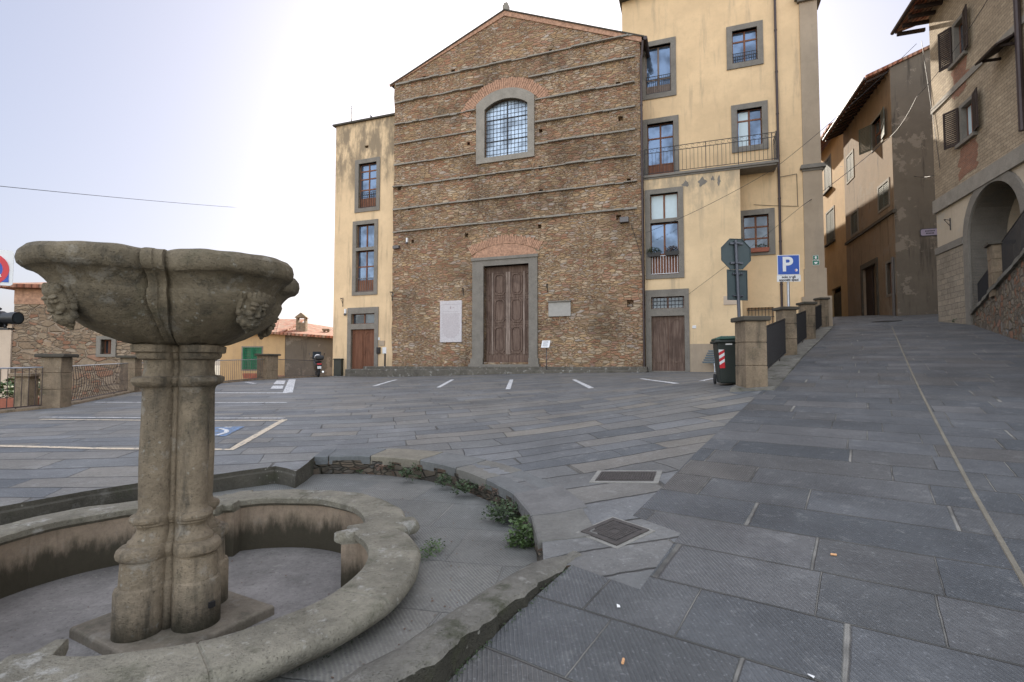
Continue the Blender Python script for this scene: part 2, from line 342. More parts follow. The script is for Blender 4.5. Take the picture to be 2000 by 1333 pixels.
def brickwall(name, ang, c1, c2, mort, bw=.27, bh=.075, dist=.012):
    b = B(name); P = b.map(b.P(), -ang); P = b.vadd(P, b.noise(P, 6, 2, col=True), dist); x, y, z = b.xyz(P)
    n = b.node('ShaderNodeTexBrick'); b.link(b.vec(x + y, z, 0.0), n.inputs['Vector']); n.inputs['Scale'].default_value = 1.0
    n.inputs['Color1'].default_value = c1 + (1,); n.inputs['Color2'].default_value = c2 + (1,); n.inputs['Mortar'].default_value = mort + (1,)
    n.inputs['Mortar Size'].default_value = .008; n.inputs['Brick Width'].default_value = bw; n.inputs['Row Height'].default_value = bh; n.inputs['Mortar Smooth'].default_value = .3
    c = V(b, n.outputs[0]); c = b.mix(.6, c, b.ramp(b.noise(P, 1.3, 6, .65), (.3, .45), (.7, 1.0)), 'MULTIPLY'); c = b.mix(.5, c, b.ramp(b.noise(P, 18, 4), (.3, .5), (.7, 1.0)), 'MULTIPLY')
    return b.fin(c, .92, 1.0 - V(b, n.outputs['Fac']) + b.noise(P, 16, 5) * .6, .016, 1.0, spec=.2)
M['tan_brick'] = brickwall('tan_brick', R(-108.3), (.56, .45, .31), (.44, .35, .24), (.28, .22, .16), .32, .12, .03)
M['red_brick'] = brickwall('red_brick', R(-108.3), (.42, .20, .125), (.33, .17, .115), (.38, .29, .21), .27, .07)
M['arch_brick'] = simple('arch_brick', (.40, .23, .145), .9, .45, 9, bump=.8)
M['tuff'] = brickwall('tuff_blocks', R(-108.3), (.42, .35, .26), (.34, .29, .22), (.2, .17, .14), .5, .22, .04)
def stone(name, base, var=.25, moss=0.0, light=0.0, rough=.85, bump=.02, stain=None, scale=1.0, lowz=None, blotch=0.0):
    b = B(name); P = b.P(); x, y, z = b.xyz(P)
    n1 = b.noise(P, 2.2 * scale, 8, .65); n2 = b.noise(P, 26 * scale, 6, .7)
    c = b.ramp(n1, (.28, tuple(q * (1 - var) for q in base)), (.5, base), (.74, tuple(q * (1 + var) for q in base)))
    c = b.mix(.55, c, b.ramp(n2, (.3, .5), (.7, 1.0)), 'MULTIPLY')
    if blotch:
        c = b.mix(b.sstep(b.noise(P, 1.9 * scale, 9, .74), .50, .60) * blotch, c, (.045, .042, .032)); c = b.mix(b.sstep(b.noise(P, 42, 4, .6), .58, .70) * .5, c, (.05, .045, .035))
        sp = b.sstep(b.voro(b.vadd(P, b.noise(P, 12, 3, col=True), .05), 17), .10, .20, 1.0, 0.0); c = b.mix(sp * b.sstep(b.noise(P, 2.6, 3), .5, .6) * .55, c, (.34, .33, .28))
    if light: c = b.mix(b.sstep(b.noise(P, 5 * scale, 7, .75), .55, .66) * light, c, (.36, .35, .31))
    if moss: c = b.mix(b.sstep(b.noise(P, 3.1 * scale, 7, .7), .52, .66) * moss, c, (.055, .058, .032))
    if stain: c = b.mix(b.sstep(b.noise(b.map(P, 0, (6, 6, .8)), 1.0, 6, .7), .5, .68) * stain, c, (.045, .040, .030))
    if lowz: c = b.mix(b.sstep(z + (b.noise(b.map(P, 0, (7, 7, 2)), 1.0, 6, .7) - .5) * .42, lowz[0], lowz[1], .92, 0.0), c, (.040, .036, .022))
    pit = b.sstep(b.voro(P, 60 * scale), .05, .22)
    return b.fin(c, rough, n2 * .6 + n1 * .8 + pit * .35 + b.noise(P, 90 * scale, 3) * .3, bump, 1.0, spec=.3)
M['serena'] = stone('grey_sandstone', (.235, .213, .178), .18, bump=.01, moss=.15)
M['serena_light'] = stone('pale_sandstone', (.32, .29, .24), .18, bump=.01)
M['bowl'] = stone('bowl_stone', (.185, .152, .10), .34, moss=.35, light=.3, stain=.5, bump=.020, blotch=.6)
M['plinth'] = stone('plinth_stone', (.21, .18, .135), .3, moss=.3, light=.2, stain=.4, bump=.012)
M['column'] = stone('column_stone', (.25, .20, .135), .34, moss=.3, light=.35, stain=.75, bump=.020, blotch=.5, lowz=(-1.72, -1.5))
M['rim'] = stone('basin_rim_stone', (.25, .23, .175), .3, moss=.55, light=.8, bump=.022, blotch=.28)
M['basin'] = stone('basin_wall_stone', (.36, .28, .20), .2, light=.2, stain=.3, bump=.01, lowz=(-1.60, -1.42))
M['basin_floor'] = stone('basin_floor_cement', (.25, .235, .215), .28, light=.3, bump=.012, blotch=.22)
M['trench_floor'] = slab_mat('walkway_slabs', R(-12), .75, 1.3, [(.21, .215, .19), (.28, .275, .24), (.23, .235, .21), (.31, .295, .25)], ((.12, .12, .11), (.22, .215, .19)), chisel=.10, rag=.02, warp=.3, mw=.006, depth=.01, grime=.8)
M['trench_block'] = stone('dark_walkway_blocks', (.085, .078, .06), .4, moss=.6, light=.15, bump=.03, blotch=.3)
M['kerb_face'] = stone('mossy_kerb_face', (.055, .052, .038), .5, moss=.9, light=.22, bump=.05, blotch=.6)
M['kerb'] = stone('kerb_stone', (.19, .18, .15), .45, moss=.8, light=.5, bump=.035)
M['ring'] = stone('ring_stone', (.17, .172, .16), .3, light=.35, bump=.02)
M['pillar'] = stone('pillar_stone', (.27, .205, .135), .34, moss=.4, stain=.55, bump=.022, blotch=.2)
M['cap'] = stone('pillar_cap_stone', (.085, .075, .058), .25, moss=.3, bump=.01)
M['steps'] = stone('church_step_stone', (.14, .125, .10), .3, light=.9, moss=.4, bump=.02)
def wood(name, base, light, s=1.0):
    b = B(name); P = b.P(); n = b.noise(b.map(P, 0, (14, 14, 1.0)), s, 6, .65); k = b.noise(P, 1.2, 5)
    c = b.mix(b.sstep(n, .35, .7), base, light); c = b.mix(b.sstep(k, .5, .7) * .5, c, tuple(q * .6 for q in base))
    return b.fin(c, .75, n, .008, .8, spec=.3)
M['old_wood'] = wood('weathered_door_wood', (.10, .062, .045), (.20, .14, .105))
M['pale_wood'] = wood('sun_bleached_wood', (.18, .13, .10), (.33, .26, .21))
M['door_wood'] = wood('varnished_door_wood', (.13, .055, .03), (.20, .09, .05))
M['sash'] = wood('sash_wood', (.16, .065, .035), (.25, .12, .07))
M['shutter_dark'] = wood('dark_brown_shutter', (.035, .024, .02), (.055, .038, .03))
M['shutter_grey'] = wood('grey_green_shutter', (.08, .09, .075), (.12, .13, .11))
M['shutter_green'] = wood('green_shutter', (.015, .12, .06), (.02, .16, .08))
def glass(name, col, rough=.06, metal=.55):
    b = B(name); P = b.P(); return b.fin(b.mix(b.sstep(b.noise(P, .9, 3), .4, .62), col, tuple(q * .45 for q in col)), rough, b.noise(P, 1.6, 3), .04, .35, metal)
M['glass'] = glass('window_glass', (.15, .21, .30))
M['glass_dark'] = glass('dim_window_glass', (.10, .12, .14), .08, .4)
M['curtain'] = simple('white_curtain', (.50, .60, .62), .4, .05)
M['iron'] = simple('dark_iron', (.028, .026, .026), .5, .2, 20, .4)
M['iron_grey'] = simple('grey_iron', (.13, .12, .115), .5, .2, 20, .4)
M['pipe'] = simple('brown_pipe', (.055, .038, .035), .45, .2, 5, .3)
M['pole'] = simple('grey_post_paint', (.075, .08, .095), .4, .15, 12, .3)
M['sign_back'] = simple('grey_sign_back', (.040, .060, .062), .55, .15, 5)
M['galv'] = simple('galvanised_steel', (.42, .44, .46), .4, .12, 12, .7)
M['white'] = simple('white_paint', (.72, .72, .70), .6, .06)
M['blue'] = simple('blue_sign_enamel', (.008, .07, .36), .35, .04)
M['red'] = simple('red_enamel', (.55, .02, .03), .35, .06)
M['green_sign'] = simple('green_sign_enamel', (.01, .16, .09), .4, .05)
M['black'] = simple('black_plastic', (.012, .013, .014), .4, .2)
M['rubber'] = simple('rubber', (.02, .02, .02), .8, .2)
M['chrome'] = simple('chrome', (.55, .56, .58), .2, .05, metal=.9)
M['bin'] = simple('dark_green_bin', (.016, .022, .017), .5, .15, 4)
M['bin_lid'] = simple('green_bin_lid', (.028, .085, .06), .45, .15, 4)
M['bench'] = simple('grey_plastic_slats', (.10, .13, .14), .5, .15)
M['marble'] = stone('white_marble', (.62, .58, .57), .06, bump=.001, scale=.6)
M['engraved'] = simple('engraved_lettering', (.36, .30, .30), .8, .1)
M['dark_text'] = simple('dark_lettering', (.05, .05, .06), .7, .1)
M['plaque_grey'] = simple('grey_plaque', (.36, .34, .30), .8, .1)
M['lilac'] = simple('lilac_street_plate', (.30, .26, .34), .5, .1)
M['cast_iron'] = simple('cast_iron', (.075, .068, .062), .65, .3, 20, .3, bump=1.0)
M['mortar'] = stone('pale_mortar', (.30, .29, .255), .2, bump=.02)
M['terracotta_pot'] = simple('terracotta_pot', (.30, .10, .06), .8, .2)
M['leaf'] = simple('ivy_leaf', (.038, .062, .022), .6, .5, 14)
M['leaf2'] = simple('light_leaf', (.060, .100, .028), .6, .5, 14)
M['dry'] = simple('dry_heather', (.13, .085, .06), .8, .5, 14)
M['cable'] = simple('black_cable', (.02, .018, .02), .6, .1)
M['earth'] = simple('lower_ground_earth', (.16, .14, .10), .95, .4, .2)
M['dark'] = simple('dark_interior', (.012, .011, .010), .9, .1)
def tiles(name, ang):
    b = B(name); P = b.map(b.P(), -ang); x, y, z = b.xyz(P)
    w_ = b.m('ABSOLUTE', b.m('SINE', x * (PI / .22))); r_ = b.m('FRACT', y / .36)
    c = b.ramp(b.white(b.vec(b.m('FLOOR', x / .22), b.m('FLOOR', y / .36), .5)), (0, (.30, .11, .065)), (.5, (.42, .19, .12)), (1, (.36, .24, .17)))
    c = b.mix(.5, c, b.ramp(b.noise(P, 2, 5), (.3, .4), (.7, 1.0)), 'MULTIPLY'); c = b.mix(b.sstep(w_, .0, .45, .7, 0.0), c, (.05, .03, .02))
    return b.fin(c, .9, w_ * 1.0 - r_ * .4, .07, 1.0, spec=.2)
M['tiles'] = tiles('roof_tiles', R(0))
def paint(name, col, thr):
    b = B(name); P = b.P(); wr = b.sstep(b.noise(P, 14, 6, .75), thr, thr + .10)
    c = b.mix(wr, col, (.13, .14, .145)); c = b.mix(b.noise(P, 3, 4) * .35, c, tuple(q * .6 for q in col)); return b.fin(c, .7, b.noise(P, 40, 4), .003, .8)
M['line_white'] = paint('white_line_paint', (.66, .66, .64), .50)
M['line_yellow'] = paint('worn_yellow_line_paint', (.60, .50, .36), .52)
M['line_blue'] = paint('worn_blue_paint', (.13, .24, .42), .46)
b = B('kerb_ring_stone'); P = b.P(); g_ = b.node('ShaderNodeNewGeometry'); rnd = V(b, g_.outputs['Random Per Island'])
c = b.ramp(rnd, (0, (.15, .165, .17)), (.3, (.20, .20, .185)), (.6, (.25, .225, .17)), (.8, (.17, .18, .185)), (1, (.22, .21, .19)))
n1 = b.noise(P, 2.6, 7, .65); n2 = b.noise(P, 26, 6, .7); c = b.mix(.6, c, b.ramp(n1, (.3, .45), (.7, 1.0)), 'MULTIPLY'); c = b.mix(.5, c, b.ramp(n2, (.3, .5), (.7, 1.0)), 'MULTIPLY')
M['kerb_ring'] = b.fin(c, .75, n2 * .6 + n1, .012, 1.0, spec=.3)
# ------------------------------------------------------------------ the ground
def xy(ps): return [(p[0], p[1]) for p in ps]
def trench_pts():
    px_ = [(1062, 1112), (1059, 1060), (1042, 1005), (1005, 962), (960, 938), (920, 922), (870, 908), (823, 899), (760, 893), (700, 890), (614, 892),
           (600, 905), (578, 921), (560, 915), (538, 911), (470, 920), (405, 930), (270, 944), (166, 960), (0, 990)]
    return [G(u, v) for u, v in px_]
TN = trench_pts()
TW = [Vector((x, y, H(x, y))) for x, y in ((-5.3, 3.9), (-5.35, 2.6), (-4.5, 1.5), (-3.1, .95))]
T_LOOP = [KERB_OUT[0]] + TN + TW + KERB_OUT[::-1][:-1]          # closed loop of the sunken walkway
FENCE = [(-10.3, 6.0), (-10.9, 9.2), (-10.35, 11.6), (-12.1, 16.2), (-11.0, 23.0), (-10.9, 30.2)]
J2 = KERB_OUT[-1]
pz_out = xy([KERB_OUT[0]] + TN + TW) + [(J2.x, J2.y), (-3, -6), (-14, -6), (-10.6, 2)] + [(x - .35, y) for x, y in FENCE] + [(-10, 34), (10, 30), (14.2, 24.6)] + xy(RAILW[::-1]) + xy(JW[::-1][:-1])
st_out = xy(KERB_OUT) + [(-3, -6), (26, -6), (30, 30), (48, 85), (26, 85), (14.4, 24.6)] + xy(RAILW[::-1]) + xy(JW[::-1][:-1])
def sheet(name, out, fn, mat, near=.35):
    xs = [q[0] for q in out]; ys = [q[1] for q in out]; pts = []
    y = min(ys)
    while y < max(ys):
        st = near if y < 9 else (.8 if y < 25 else 2.0); x = min(xs)
        while x < max(xs): pts.append((x + .01 * random.random(), y + .01 * random.random())); x += st
        y += st
    o2 = []                                     # subdivide the outline so it follows the surface
    for i, a in enumerate(out):
        b = out[(i + 1) % len(out)]; L = math.hypot(b[0] - a[0], b[1] - a[1]); k = max(1, int(L / .6))
        o2 += [(a[0] + (b[0] - a[0]) * j / k, a[1] + (b[1] - a[1]) * j / k) for j in range(k)]
    pts = [q for q in pts if inside(q, out)]
    V_, F_ = cdt(o2, [], pts); mb = MB(); mb.add([(q[0], q[1], fn(q[0], q[1])) for q in V_], [tuple(f) for f in F_], True)
    return mb.build(name, mat)
tag(sheet('piazza_pavement', pz_out, H, M['piazza']), kind='structure')
tag(sheet('street', st_out, S, M['street']), kind='structure')
mb = MB(); mb.box(WF, -1500, 1500, -1500, 1500, -6.2, -6.0); tag(mb.build('lower_ground', M['earth']), kind='structure')
# raised joint line running up the street (a thin drainage course)
mb = MB(); pl = [hit(u, v, S) for u, v in ((1992, 1122), (1898, 957), (1840, 847), (1780, 726), (1740, 634))]
d0 = (pl[0] - pl[1]).normalized(); pl = [pl[0] + d0 * 3, pl[0] + d0 * 1.2] + pl
rr = []
fine = []
for a, b in zip(pl, pl[1:]):
    for k in range(12): fine.append(a.lerp(b, k / 12))
for i, p in enumerate(fine):
    d = (fine[min(i + 1, len(fine) - 1)] - fine[max(0, i - 1)]); d.z = 0; d.normalize(); s_ = Vector((d.y, -d.x, 0))
    wv = .024; ring = []
    for k, (q, h) in enumerate(((-wv, -.01), (-wv + .012, .006), (wv - .012, .007), (wv, -.01))):
        v = p + s_ * q; ring.append(Vector((v.x, v.y, S(v.x, v.y) + h)))
    rr.append(ring)
mb.rings(rr, closed=False, smooth=False); tag(mb.build('drainage_strip', M['kerb_ring']), kind='structure')

# sunken walkway round the fountain
ZT = -1.43
off = [(q.x, q.y) for q in T_LOOP]
bh = [(-2.36 + 1.6 * cos(2 * PI * i / 40), 3.5 + 1.6 * sin(2 * PI * i / 40)) for i in range(40)]
mb = MB(); V_, F_ = cdt(off, [bh]); mb.add([(q[0], q[1], ZT) for q in V_], [tuple(f) for f in F_]); tag(mb.build('sunken_walkway', M['trench_floor']), kind='structure')
wall = [KERB_OUT[0]] + TN + TW + [J2]
def smooth_loop(P, n):                                           # densify a polyline
    out = []
    for a, b in zip(P, P[1:]):
        L = (b - a).length; k = max(1, int(L / n)); out += [a.lerp(b, i / k) for i in range(k)]
    return out + [P[-1]]
wl = smooth_loop(wall, .12); rr = []
cx, cy = -2.3, 3.6
for i, p in enumerate(wl):
    c = Vector((cx - p.x, cy - p.y, 0)).normalized(); j = random.uniform(-.006, .006)
    rr.append([Vector((p.x, p.y, p.z + .001)), Vector((p.x, p.y, p.z - .04)), p + c * (.025 + j) + Vector((0, 0, -.055)), Vector((p.x + c.x * (.02 + j), p.y + c.y * (.02 + j), ZT - .02))])
wk = empty('sunken_kerb_wall', TN[5], 'low dark stone and rubble wall edging the sunken walkway round the fountain', 'wall')
ks_ = min(range(len(wl)), key=lambda i: (wl[i] - TN[10]).length)
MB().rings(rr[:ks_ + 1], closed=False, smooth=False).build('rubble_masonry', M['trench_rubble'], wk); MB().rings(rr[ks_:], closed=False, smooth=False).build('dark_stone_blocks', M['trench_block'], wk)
# ring of big kerb stones on top of the arc
arc = smooth_loop(TN[1:11], .06); n = len(arc); mb = MB(); acc = 0; start = 0; segs = []
for i in range(1, n):
    acc += (arc[i] - arc[i - 1]).length
    if acc > .52 + .2 * random.random(): segs.append((start, i)); start = i; acc = 0
segs.append((start, n - 1))
def outn(i):
    d = arc[min(i + 3, n - 1)] - arc[max(i - 3, 0)]; d.z = 0; d.normalize(); return Vector((d.y, -d.x, 0))
rm = []
for a, b in segs:
    wd = .40 + .06 * random.random(); dz = random.uniform(.004, .014); m_ = MB(); k = b - a; rows = []
    for i in range(a, b + 1):
        f = (i - a) / max(1, k); p = arc[i]; o_ = outn(i)
        sh = (arc[b] - arc[a]).normalized() * (.008 * (1 if i == a else -1 if i == b else 0))
        row = []
        for q, h in ((-.025, -.10), (-.028, dz - .012), (-.015, dz), (wd * .5, dz), (wd - .012, dz), (wd, dz - .03)):
            v = p + o_ * q + sh; zg = p.z + (H(v.x, v.y) - p.z) * max(0, min(1, q * 3)); row.append(Vector((v.x, v.y, zg + h + random.uniform(-.0015, .0015))))
        rows.append(row)
    mb.rings([list(r_) for r_ in zip(*rows)][::-1], closed=False, smooth=False)
    for e in (rows[0], rows[-1]): mb.add(e, [tuple(range(len(e)))])
tag(mb.build('kerb_stones', M['kerb_ring']), 'arc of grey and tan kerb stones topping the sunken walkway wall', 'kerb')
# raised kerb between walkway and street
kl = [KERB_OUT[0] + Vector((.10, .12, 0))] + KERB_OUT; fine = smooth_loop(kl, .05); rr = []; n = len(fine); d_acc = 0
for i, p in enumerate(fine):
    d = fine[min(i + 3, n - 1)] - fine[max(i - 3, 0)]; d.z = 0; d.normalize(); inn = Vector((d.y, -d.x, 0)) * (1)
    if inn.dot(Vector((cx - p.x, cy - p.y, 0))) < 0: inn = -inn
    if i: d_acc += (p - fine[i - 1]).length
    js = math.fmod(d_acc, .85) < .05 and i > 3
    taper = min(1, d_acc / .3 + .15); zt = max(S(p.x, p.y) + .012, -1.245) - (.012 if js else 0)
    wob = .012 * sin(i * .9) + .009 * sin(i * 2.3) + random.uniform(-.004, .004); sg = Vector((0, 0, 0))
    base = S(p.x, p.y) - .08
    rr.append([p - inn * (.005 + wob * .3) + Vector((0, 0, base - p.z)), Vector((p.x, p.y, (zt + base) / 2)) + inn * (.012 + wob), Vector((p.x, p.y, zt - .022)) + inn * (.018 + wob * .9), Vector((p.x, p.y, zt - .004)) + inn * (.034 + wob * .6),
               Vector((p.x, p.y, zt + wob * .3)) + inn * .085, Vector((p.x, p.y, zt)) + inn * (.15 * taper + .03), Vector((p.x, p.y, zt - .03)) + inn * (.20 * taper + .04), Vector((p.x, p.y, ZT - .02)) + inn * (.34 * taper + .05)])
sk = empty('street_kerb', KERB_OUT[0], 'rough dark raised kerb curving between the chiselled street slabs and the fountain walkway', 'kerb')
MB().rings([r_[2:] for r_ in rr], closed=False, smooth=True).build('coping', M['kerb'], sk)
fr_ = []
for r_ in rr: fr_.append([r_[0], r_[0].lerp(r_[1], .5) + Vector((random.uniform(-.008, .008), random.uniform(-.008, .008), 0)), r_[1] + Vector((random.uniform(-.010, .010), random.uniform(-.010, .010), 0)), r_[2]])
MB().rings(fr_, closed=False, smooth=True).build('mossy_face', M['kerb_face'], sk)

# ------------------------------------------------------------------ the fountain
FX, FY, ZB = -2.36, 3.50, -1.76
fo = empty('fountain', (FX, FY, ZB), 'old grey stone fountain with a lobed bowl on clustered columns in a lobed basin', 'fountain')
def lobed(th, kinks, R_mid, o_frac=.30, blk=0.0, blkw=R(4), rho=None):
    th = th % (2 * PI)
    ks = sorted(k % (2 * PI) for k in kinks); n = len(ks); best = None
    for i in range(n):
        a = ks[i]; b = ks[(i + 1) % n]; span = (b - a) % (2 * PI); dth = (th - a) % (2 * PI)
        if dth <= span + 1e-9:
            mid = dth - span / 2; o = R_mid * o_frac; ro = R_mid - o
            r = o * cos(mid) + math.sqrt(max(0, ro * ro - (o * sin(mid)) ** 2)); dk = min(dth, span - dth); break
    rk = r
    if dk < blkw and blk:
        m2 = span / 2 - blkw * .5; rk = o * cos(m2) + math.sqrt(max(0, ro * ro - (o * sin(m2)) ** 2)); return rk + blk
    return r
KB = [R(q) for q in (24, 102, 204, 282)]
def angs(kinks, base=180, wd=R(4), e=R(.25)):
    a = [2 * PI * i / base for i in range(base)]
    for k in kinks: a += [(k + s_ * (wd + q)) % (2 * PI) for s_ in (-1, 1) for q in (-e, e)] + [k % (2 * PI)]
    return sorted(a)
BA = angs(KB, 160, R(4)); JO = [R(q) for q in (50, 76, 130, 158, 182, 232, 258, 310, 338, 2)]
for q in JO: BA += [(q + e) % (2 * PI) for e in (-R(.35), -R(.12), R(.12), R(.35))]
BA = sorted(BA)
def bring(dr, z, out=True, blk=.09, jz=0.0, seed=0):
    ring = []
    for th in BA:
        jn = any(abs((th - q + PI) % (2 * PI) - PI) < R(.2) for q in JO)
        r = lobed(th, KB, 1.83, .30, blk, R(4)) + dr; wv = .006 * sin(th * 13 + seed) + .004 * sin(th * 31 + seed * 2)
        r += wv - (jz if jn else 0)
        ring.append(Vector((FX + r * cos(th), FY + r * sin(th), z - (jz if jn else 0) + wv * .4)))
    return ring
def iring(w_, z, jz=0.0):
    ring = []
    for th in BA:
        jn = any(abs((th - q + PI) % (2 * PI) - PI) < R(.2) for q in JO)
        r = lobed(th, KB, 1.83, .30, -.12, R(4.2)) - w_ + (jz if jn else 0)
        ring.append(Vector((FX + r * cos(th), FY + r * sin(th), z - (jz if jn else 0) + .003 * sin(th * 17))))
    return ring
ZR = -1.27
mb = MB(); mb.rings([bring(-.12, ZT - .06), bring(-.11, ZR - .118), bring(-.085, ZR - .112), bring(-.03, ZR - .102), bring(-.006, ZR - .078), bring(0, ZR - .055), bring(-.006, ZR - .028, jz=.004), bring(-.024, ZR - .008, jz=.007), bring(-.05, ZR - .001, jz=.007), bring(-.10, ZR, jz=.007),
                     iring(.27, ZR, .007), iring(.335, ZR - .002, .007), iring(.350, ZR - .012, .004), iring(.352, ZR - .055), iring(.335, ZR - .07), iring(.312, ZR - .078), iring(.30, ZR - .09)])
rim = mb.build('basin_rim', M['rim'], fo)
mb = MB(); mb.rings([iring(.302, ZR - .08), iring(.298, ZR - .3, .004), iring(.30, ZB - .02, .004)]); mb.build('basin_wall', M['basin'], fo)
mb = MB(); mb.rings([[Vector((FX + (q.x - FX) * s_, FY + (q.y - FY) * s_, ZB + .01 * (1 - s_) + .002)) for q in iring(.28, 0)] for s_ in (1, .75, .5, .01)]); mb.build('basin_floor', M['basin_floor'], fo)
FX0 = FX; FX += .10
pf = WFat(FX, FY, R(-28))
mb = MB(); mb.box(pf, -.44, .46, -.42, .40, ZB - .02, ZB + .075, .012); bevel(mb.build('plinth', M['plinth'], fo), .008)
KC = [R(q) for q in (20, 110, 200, 289)]
LC = [R(q) for q in (66, 156, 246, 336)]
def cluster(th, R_):                                            # union of four round shafts and four small fillets
    best = 0
    for a in LC:
        d = (th - a + PI) % (2 * PI) - PI; o = R_ * .62; ro = R_ * .38
        if abs(sin(d)) * o < ro and cos(d) > 0: best = max(best, o * cos(d) + math.sqrt(ro * ro - (o * sin(d)) ** 2))
    for a in KC:
        d = (th - a + PI) % (2 * PI) - PI; o = R_ * .44; ro = R_ * .09
        if abs(sin(d)) * o < ro and cos(d) > 0: best = max(best, o * cos(d) + math.sqrt(ro * ro - (o * sin(d)) ** 2))
    return max(best, R_ * .36)
prof = [(.355, -1.76), (.362, -1.745), (.360, -1.42), (.352, -1.398), (.333, -1.388), (.328, -1.25), (.318, -1.243), (.318, -1.232), (.335, -1.228), (.352, -1.212), (.357, -1.19), (.350, -1.168), (.33, -1.152), (.305, -1.147), (.292, -1.146), (.290, -1.126), (.272, -1.115),
        (.246, -1.085), (.236, -1.055), (.242, -1.038), (.262, -1.030), (.264, -1.018), (.280, -1.008), (.287, -.99), (.280, -.972), (.258, -.963), (.246, -.96), (.238, -.945), (.233, -.92), (.236, -.88), (.240, -.6), (.234, -.35), (.232, -.19), (.238, -.168), (.25, -.155), (.262, -.152), (.285, -.140), (.300, -.118),
        (.296, -.096), (.27, -.086), (.238, -.084), (.232, -.078), (.228, -.05), (.226, 0.0), (.232, .020), (.262, .030), (.275, .048), (.276, .068), (.296, .070), (.305, .075), (.308, .118), (.26, .13)]
rr = []
for R_, z in prof: rr.append([Vector((FX + cluster(2 * PI * i / 288, R_) * cos(2 * PI * i / 288), FY + cluster(2 * PI * i / 288, R_) * sin(2 * PI * i / 288), z)) for i in range(288)])
mb = MB(); mb.rings(rr, cap0=True, cap1=True); mb.build('clustered_column', M['column'], fo)
BW = angs(KC, 220, R(5)); BR = .86
def bowl(fr_, z, rib=.035, lob=1.0):
    ring = []
    for th in BW:
        r = lobed(th, KC, BR, .53 * lob + .02, rib, R(5)); r0 = 0
        wv = .003 * sin(th * 11 + z * 20) + .002 * sin(th * 29 + z * 33)
        ring.append(Vector((FX + r * fr_ * cos(th) + wv, FY + r * fr_ * sin(th) + wv, z * 1.12 - .016 + wv)))
    return ring
bp_ = [(.05, .37, .2), (.55, .40, .6), (.74, .48, .9), (.80, .575, 1), (.83, .60, 1), (.90, .612, 1), (.965, .60, 1), (.995, .575, 1), (1.0, .545, 1), (.99, .515, 1), (.965, .497, 1), (.93, .49, 1), (.895, .475, 1), (.862, .452, 1),
      (.838, .43, 1), (.83, .412, 1), (.842, .404, 1), (.842, .396, 1), (.83, .37, 1), (.79, .325, 1), (.72, .27, 1), (.62, .215, 1), (.50, .17, .95), (.38, .135, .9), (.30, .122, .8), (.10, .12, .6)]
bp = []
for (a, z, l), (a2, z2, l2) in zip(bp_, bp_[1:] + bp_[-1:]): bp += [(a, z, l), ((a * 3 + a2) / 4, (z * 3 + z2) / 4, l)] if (a, z) != (a2, z2) else [(a, z, l)]
mb = MB(); mb.rings([bowl(a, z, .085 if a > .3 else 0, l) for a, z, l in bp], cap0=True, cap1=True)
bw = mb.build('bowl', M['bowl'], fo)
def mask(th, nm='carved_mask'):
    o_ = Vector((cos(th), sin(th), 0)); t_ = Vector((-sin(th), cos(th), 0)); tilt = R(24)
    up = Vector((0, 0, cos(tilt))) + o_ * sin(tilt); fw = (o_ * cos(tilt) - Vector((0, 0, sin(tilt))))
    c = Vector((FX, FY, 0)) + o_ * .695 + Vector((0, 0, .335)); s_ = .98; mb = MB()
    rot = Matrix((t_, up, fw)).transposed()
    def bl(x, y, z, rx, ry, rz): mb.ball(c + (t_ * x + up * y + fw * z) * s_, rx * s_, ry * s_, rz * s_, 14, 10, rot)
    bl(0, .01, -.02, .078, .11, .06); bl(0, .075, .0, .074, .045, .045); bl(0, -.075, .01, .052, .06, .045)
    for k in (-1, 1):
        bl(.034 * k, .022, .028, .026, .016, .022); bl(.034 * k, .020, .040, .013, .011, .013); bl(.036 * k, .046, .034, .034, .012, .018)
        bl(.045 * k, -.022, .022, .024, .022, .022); bl(.094 * k, .025, -.03, .014, .055, .022); bl(.105 * k, .07, -.03, .011, .04, .012); bl(.088 * k, -.03, -.02, .018, .024, .018)
        bl(.03 * k, -.046, .035, .030, .011, .016); bl(.05 * k, -.09, .005, .022, .03, .022); bl(.07 * k, -.075, -.012, .022, .03, .02); bl(.025 * k, -.115, .0, .02, .028, .02)
        bl(.014 * k, -.028, .052, .010, .009, .011)
        for q in range(3): bl((.018 + .024 * q) * k, .105 - .007 * q, .016 - .008 * q, .013, .026, .02)
    bl(0, .005, .045, .011, .036, .018); bl(0, -.022, .056, .015, .014, .016)
    a0 = 0
    for q in range(10): a_ = 2 * PI * q / 10; bl(.019 * cos(a_), -.073 + .017 * sin(a_), .046, .010, .009, .012)
    bl(0, -.135, .0, .018, .03, .018)
    o = mb.build(nm, M['bowl'], fo); m = o.modifiers.new('r', 'REMESH'); m.mode = 'VOXEL'; m.voxel_size = .0042; m.use_smooth_shade = True
    s2 = o.modifiers.new('s', 'SMOOTH'); s2.factor = .5; s2.iterations = 1; return o
for a in LC: mask(a)
for a in (R(336),):
    p = Vector((FX + cos(a) * .345, FY + sin(a) * .345, 0)); mb = MB(); mb.box(WFat(p.x, p.y, a + PI / 2), -.018, .018, -.01, .034, -1.56, -1.525); mb.build('drain_socket', M['dark'], fo)

